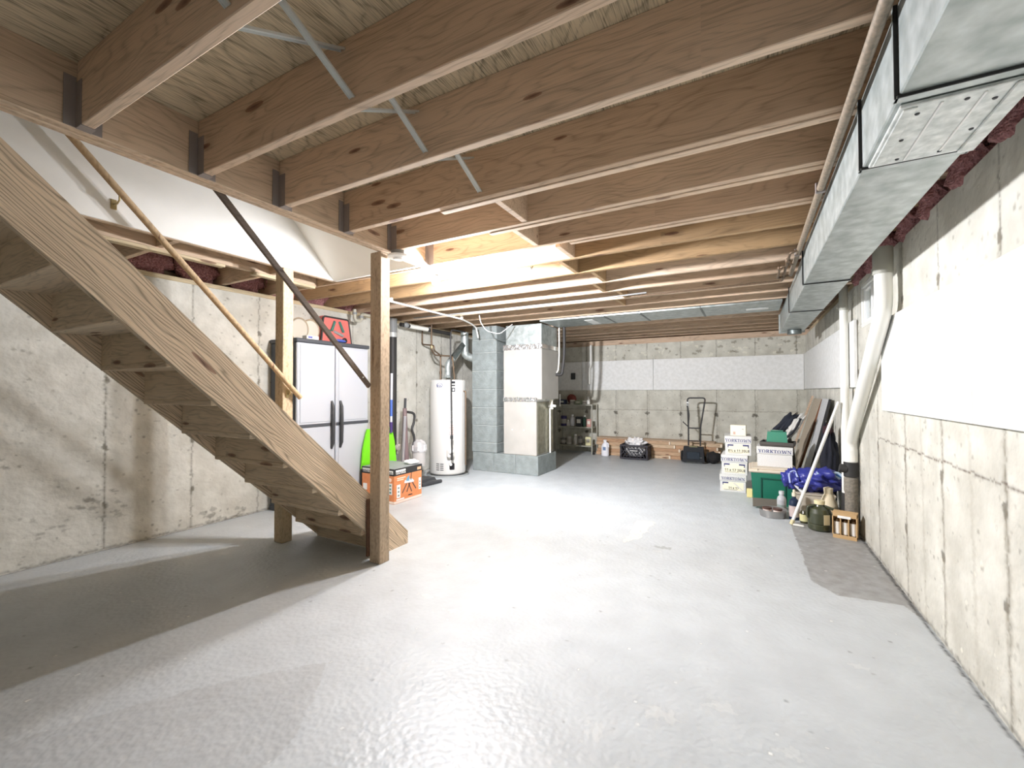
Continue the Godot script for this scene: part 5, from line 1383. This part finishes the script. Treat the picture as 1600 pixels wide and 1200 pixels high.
	part(ht, "clamp_ring", MB.new().cyl(0.02, 0.03, Vector3(-0.124, 0.985, -0.024), 10), M.white)
	part(ht, "hook", MB.new().tube([Vector3(-0.12, 0.60, 0.01), Vector3(-0.20, 0.68, 0.02)], 0.008, 8), ir)
	for s in [-1.0, 1.0]:
		part(ht, "wheel", MB.new().lathe([Vector2(0.02, -0.02), Vector2(0.085, -0.02), Vector2(0.095, 0.0), Vector2(0.085, 0.02), Vector2(0.02, 0.02)], 22, Transform3D(Basis(Vector3(0, 0, 1), PI / 2), Vector3(0.20 * s - 0.02, 0.095, -0.06))), M.black)
	part(ht, "axle", MB.new().tube([Vector3(-0.2, 0.095, -0.06), Vector3(0.18, 0.095, -0.06)], 0.01, 8), ir)
	part(ht, "toe_plate", MB.new().bx(Vector3(-0.15, 0.012, -0.02), Vector3(0.11, 0.02, 0.1), 0.002), M.steel_strap)
	for x in [-0.10, 0.04]:
		part(ht, "toe_foot", MB.new().tube([Vector3(x, 0.02, 0.11), Vector3(x, 0.10, 0.11), Vector3(x + 0.06, 0.10, 0.11)], 0.008, 6), M.steel_strap)
	var kb := thing("black_bag", "boxy dark bag resting on the hand truck", "bag", Vector3(-0.83, 0.021, -7.835))
	part(kb, "bag_body", MB.new().taper(Vector2(0.34, 0.15), Vector2(0.30, 0.13), 0.25), mat("14181d", 0.7))
	part(kb, "top_band", MB.new().box(Vector3(0.13, 0.012, 0.136), Vector3(0.0, 0.252, 0), 0.003), mat("8a8560", 0.6))
	part(kb, "pocket", MB.new().box(Vector3(0.2, 0.12, 0.012), Vector3(0, 0.11, 0.076), 0.005), mat("1e2a34", 0.7))
	var k2 := thing("duffel_bag", "rumpled black duffel slumped beside the hand truck wheels", "bag", Vector3(-0.53, 0, -7.93))
	part(k2, "bag_body", MB.new().blob(Vector3(0.10, 0.10, 0.12), Vector3(0, 0.10, 0), noise(0.014, 72), 0.35, 26), mat("1c1a1a", 0.85))
	# shelf unit
	var sm := mat("a8a698", 0.5, 0.3)
	var se := thing("storage_shelf", "three-tier grey metal shelf unit in the shade behind the furnace", "shelf", Vector3(-2.99, 0, -8.12))
	for y in [0.135, 0.49, 0.92]:
		part(se, "shelf_board", MB.new().bx(Vector3(-0.35, y, -0.16), Vector3(0.35, y + 0.022, 0.14), 0.003), sm)
	for x in [-0.362, 0.362]:
		for z in [-0.165, 0.145]:
			part(se, "upright", MB.new().box(Vector3(0.022, 0.95, 0.022), Vector3(x, 0.475, z), 0.002), sm)
	part(se, "side_rod", MB.new().tube([Vector3(-0.28, 0.90, 0.16), Vector3(-0.28, 1.14, 0.16)], 0.012, 8), M.white)
	for z in [-0.16, 0.14]:
		part(se, "caster", MB.new().lathe([Vector2(0, -0.012), Vector2(0.03, -0.012), Vector2(0.03, 0.012), Vector2(0, 0.012)], 14, Transform3D(Basis(Vector3(0, 0, 1), PI / 2), Vector3(0.395, 0.03, z))), M.black)
	shelf_goods()

func board_lean(called: String, x0: float, z0: float, z1: float, h: float, m: Material, edge: Material, label: String) -> void:
	# a panel whose foot stands out from the wall and whose top rests on it
	var run := 0.755 - x0
	var L := sqrt(run * run + h * h)
	var t := thing(called, label, "panel", Vector3(x0, 0.006, (z0 + z1) * 0.5))
	var ang := atan2(run, h)
	var b := Basis(Vector3(0, 0, 1), -ang)
	var wdt := absf(z1 - z0)
	part(t, "sheet", MB.new().box(Vector3(0.022, L, wdt - 0.022), Vector3(0, L * 0.5, -0.009), 0.002, Transform3D(b, Vector3.ZERO)), m)
	part(t, "edge_strip", MB.new().box(Vector3(0.026, L, 0.018), Vector3(0, L * 0.5, wdt * 0.5 - 0.009), 0.002, Transform3D(b, Vector3.ZERO)), edge)

func shelf_goods() -> void:
	var top := 0.9425
	var mid := 0.5125
	var low := 0.1575
	var z := -8.09
	var names := {"white": M.white, "navy": M.navy, "grey": M.grey}
	# [kind, x, shelf, size, colour, label]
	var goods := [
		["box", -3.26, top, Vector3(0.13, 0.09, 0.12), "2b3550", "dark blue carton at the left end of the top shelf"],
		["can", -3.06, top, Vector3(0.05, 0.085, 0), "c9c5bd", "pale tin can on the top shelf left of the green carton"],
		["box", -2.93, top, Vector3(0.12, 0.075, 0.10), "8f9a80", "green and cream carton on the top shelf"],
		["can", -2.81, top, Vector3(0.042, 0.07, 0), "d5d1c8", "short white tin on the top shelf right of the green carton"],
		["bottle", -2.735, top, Vector3(0.033, 0.14, 0), "e0ddd4", "slim white bottle at the right end of the top shelf"],
		["can", -3.24, mid, Vector3(0.06, 0.20, 0), "2a2358", "tall deep purple canister on the middle shelf"],
		["bottle", -3.15, mid, Vector3(0.032, 0.12, 0), "d8d4cc", "short cream bottle on the middle shelf"],
		["bottle", -3.06, mid, Vector3(0.045, 0.23, 0), "dcdcdf", "tall white bottle in the middle of the middle shelf"],
		["box", -2.915, mid, Vector3(0.13, 0.19, 0.10), "36383a", "black box with a white top flap on the middle shelf"],
		["bottle", -2.81, mid, Vector3(0.038, 0.22, 0), "3f6050", "dark green bottle on the middle shelf"],
		["box", -2.715, mid, Vector3(0.09, 0.15, 0.10), "c08f84", "pinkish box at the right end of the middle shelf"],
		["can", -3.25, low, Vector3(0.06, 0.12, 0), "6a6660", "dull grey pot at the left end of the bottom shelf"],
		["can", -3.13, low, Vector3(0.05, 0.16, 0), "b5b1a8", "pale tin with a white rag on the bottom shelf"],
		["bottle", -3.0, low, Vector3(0.04, 0.20, 0), "c6c3bb", "tall pale bottle in the middle of the bottom shelf"],
		["can", -2.9, low, Vector3(0.045, 0.17, 0), "5d5a55", "dark canister on the bottom shelf"],
		["box", -2.73, low, Vector3(0.11, 0.16, 0.10), "e2dcae", "pale yellow box at the right end of the bottom shelf"],
	]
	for g in goods:
		var s: Vector3 = g[3]
		var m := mat(g[4], 0.5)
		var kind: String = {"box": "shelf_carton", "can": "shelf_canister", "bottle": "shelf_bottle"}[g[0]]
		var t := thing(kind, g[5], {"box": "carton", "can": "canister", "bottle": "bottle"}[g[0]], Vector3(g[1], g[2], z), 0.0, "goods on the storage shelf")
		if g[0] == "box":
			part(t, "carton", MB.new().box(s, Vector3(0, s.y * 0.5, 0), 0.003), m)
			part(t, "carton_label", MB.new().box(Vector3(s.x * 0.6, s.y * 0.4, 0.001), Vector3(0, s.y * 0.55, s.z * 0.5 + 0.0006)), mat("d9d4c6", 0.7))
		elif g[0] == "can":
			part(t, "can_wall", MB.new().lathe([Vector2(0, 0), Vector2(s.x * 0.96, 0), Vector2(s.x, 0.004), Vector2(s.x, s.y - 0.006), Vector2(s.x * 0.95, s.y), Vector2(0, s.y - 0.003)], 20), m)
			part(t, "can_label", MB.new().cyl(s.x + 0.0006, s.y * 0.45, Vector3(0, s.y * 0.25, 0), 20), mat("a09a90", 0.6))
		else:
			bottle(t, "flask", s.x, s.y, m, M.white, Vector3.ZERO, 0.45)
	var hat := thing("red_cap", "dark red cloth cap lying on the top shelf", "cap", Vector3(-3.11, top, -8.19))
	part(hat, "crown", MB.new().blob(Vector3(0.09, 0.10, 0.07), Vector3(0, 0.095, 0), noise(0.01, 82), 0.2, 22), mat("7d3d34", 0.85))
	part(hat, "brim", MB.new().lathe([Vector2(0, 0.0), Vector2(0.1, 0.0), Vector2(0.1, 0.008), Vector2(0, 0.01)], 20, Transform3D(Basis().scaled(Vector3(1.0, 1, 0.7)), Vector3(0, 0.002, 0))), mat("6d352e", 0.85))

func build_things() -> void:
	build_mech()
	build_left()
	build_right()
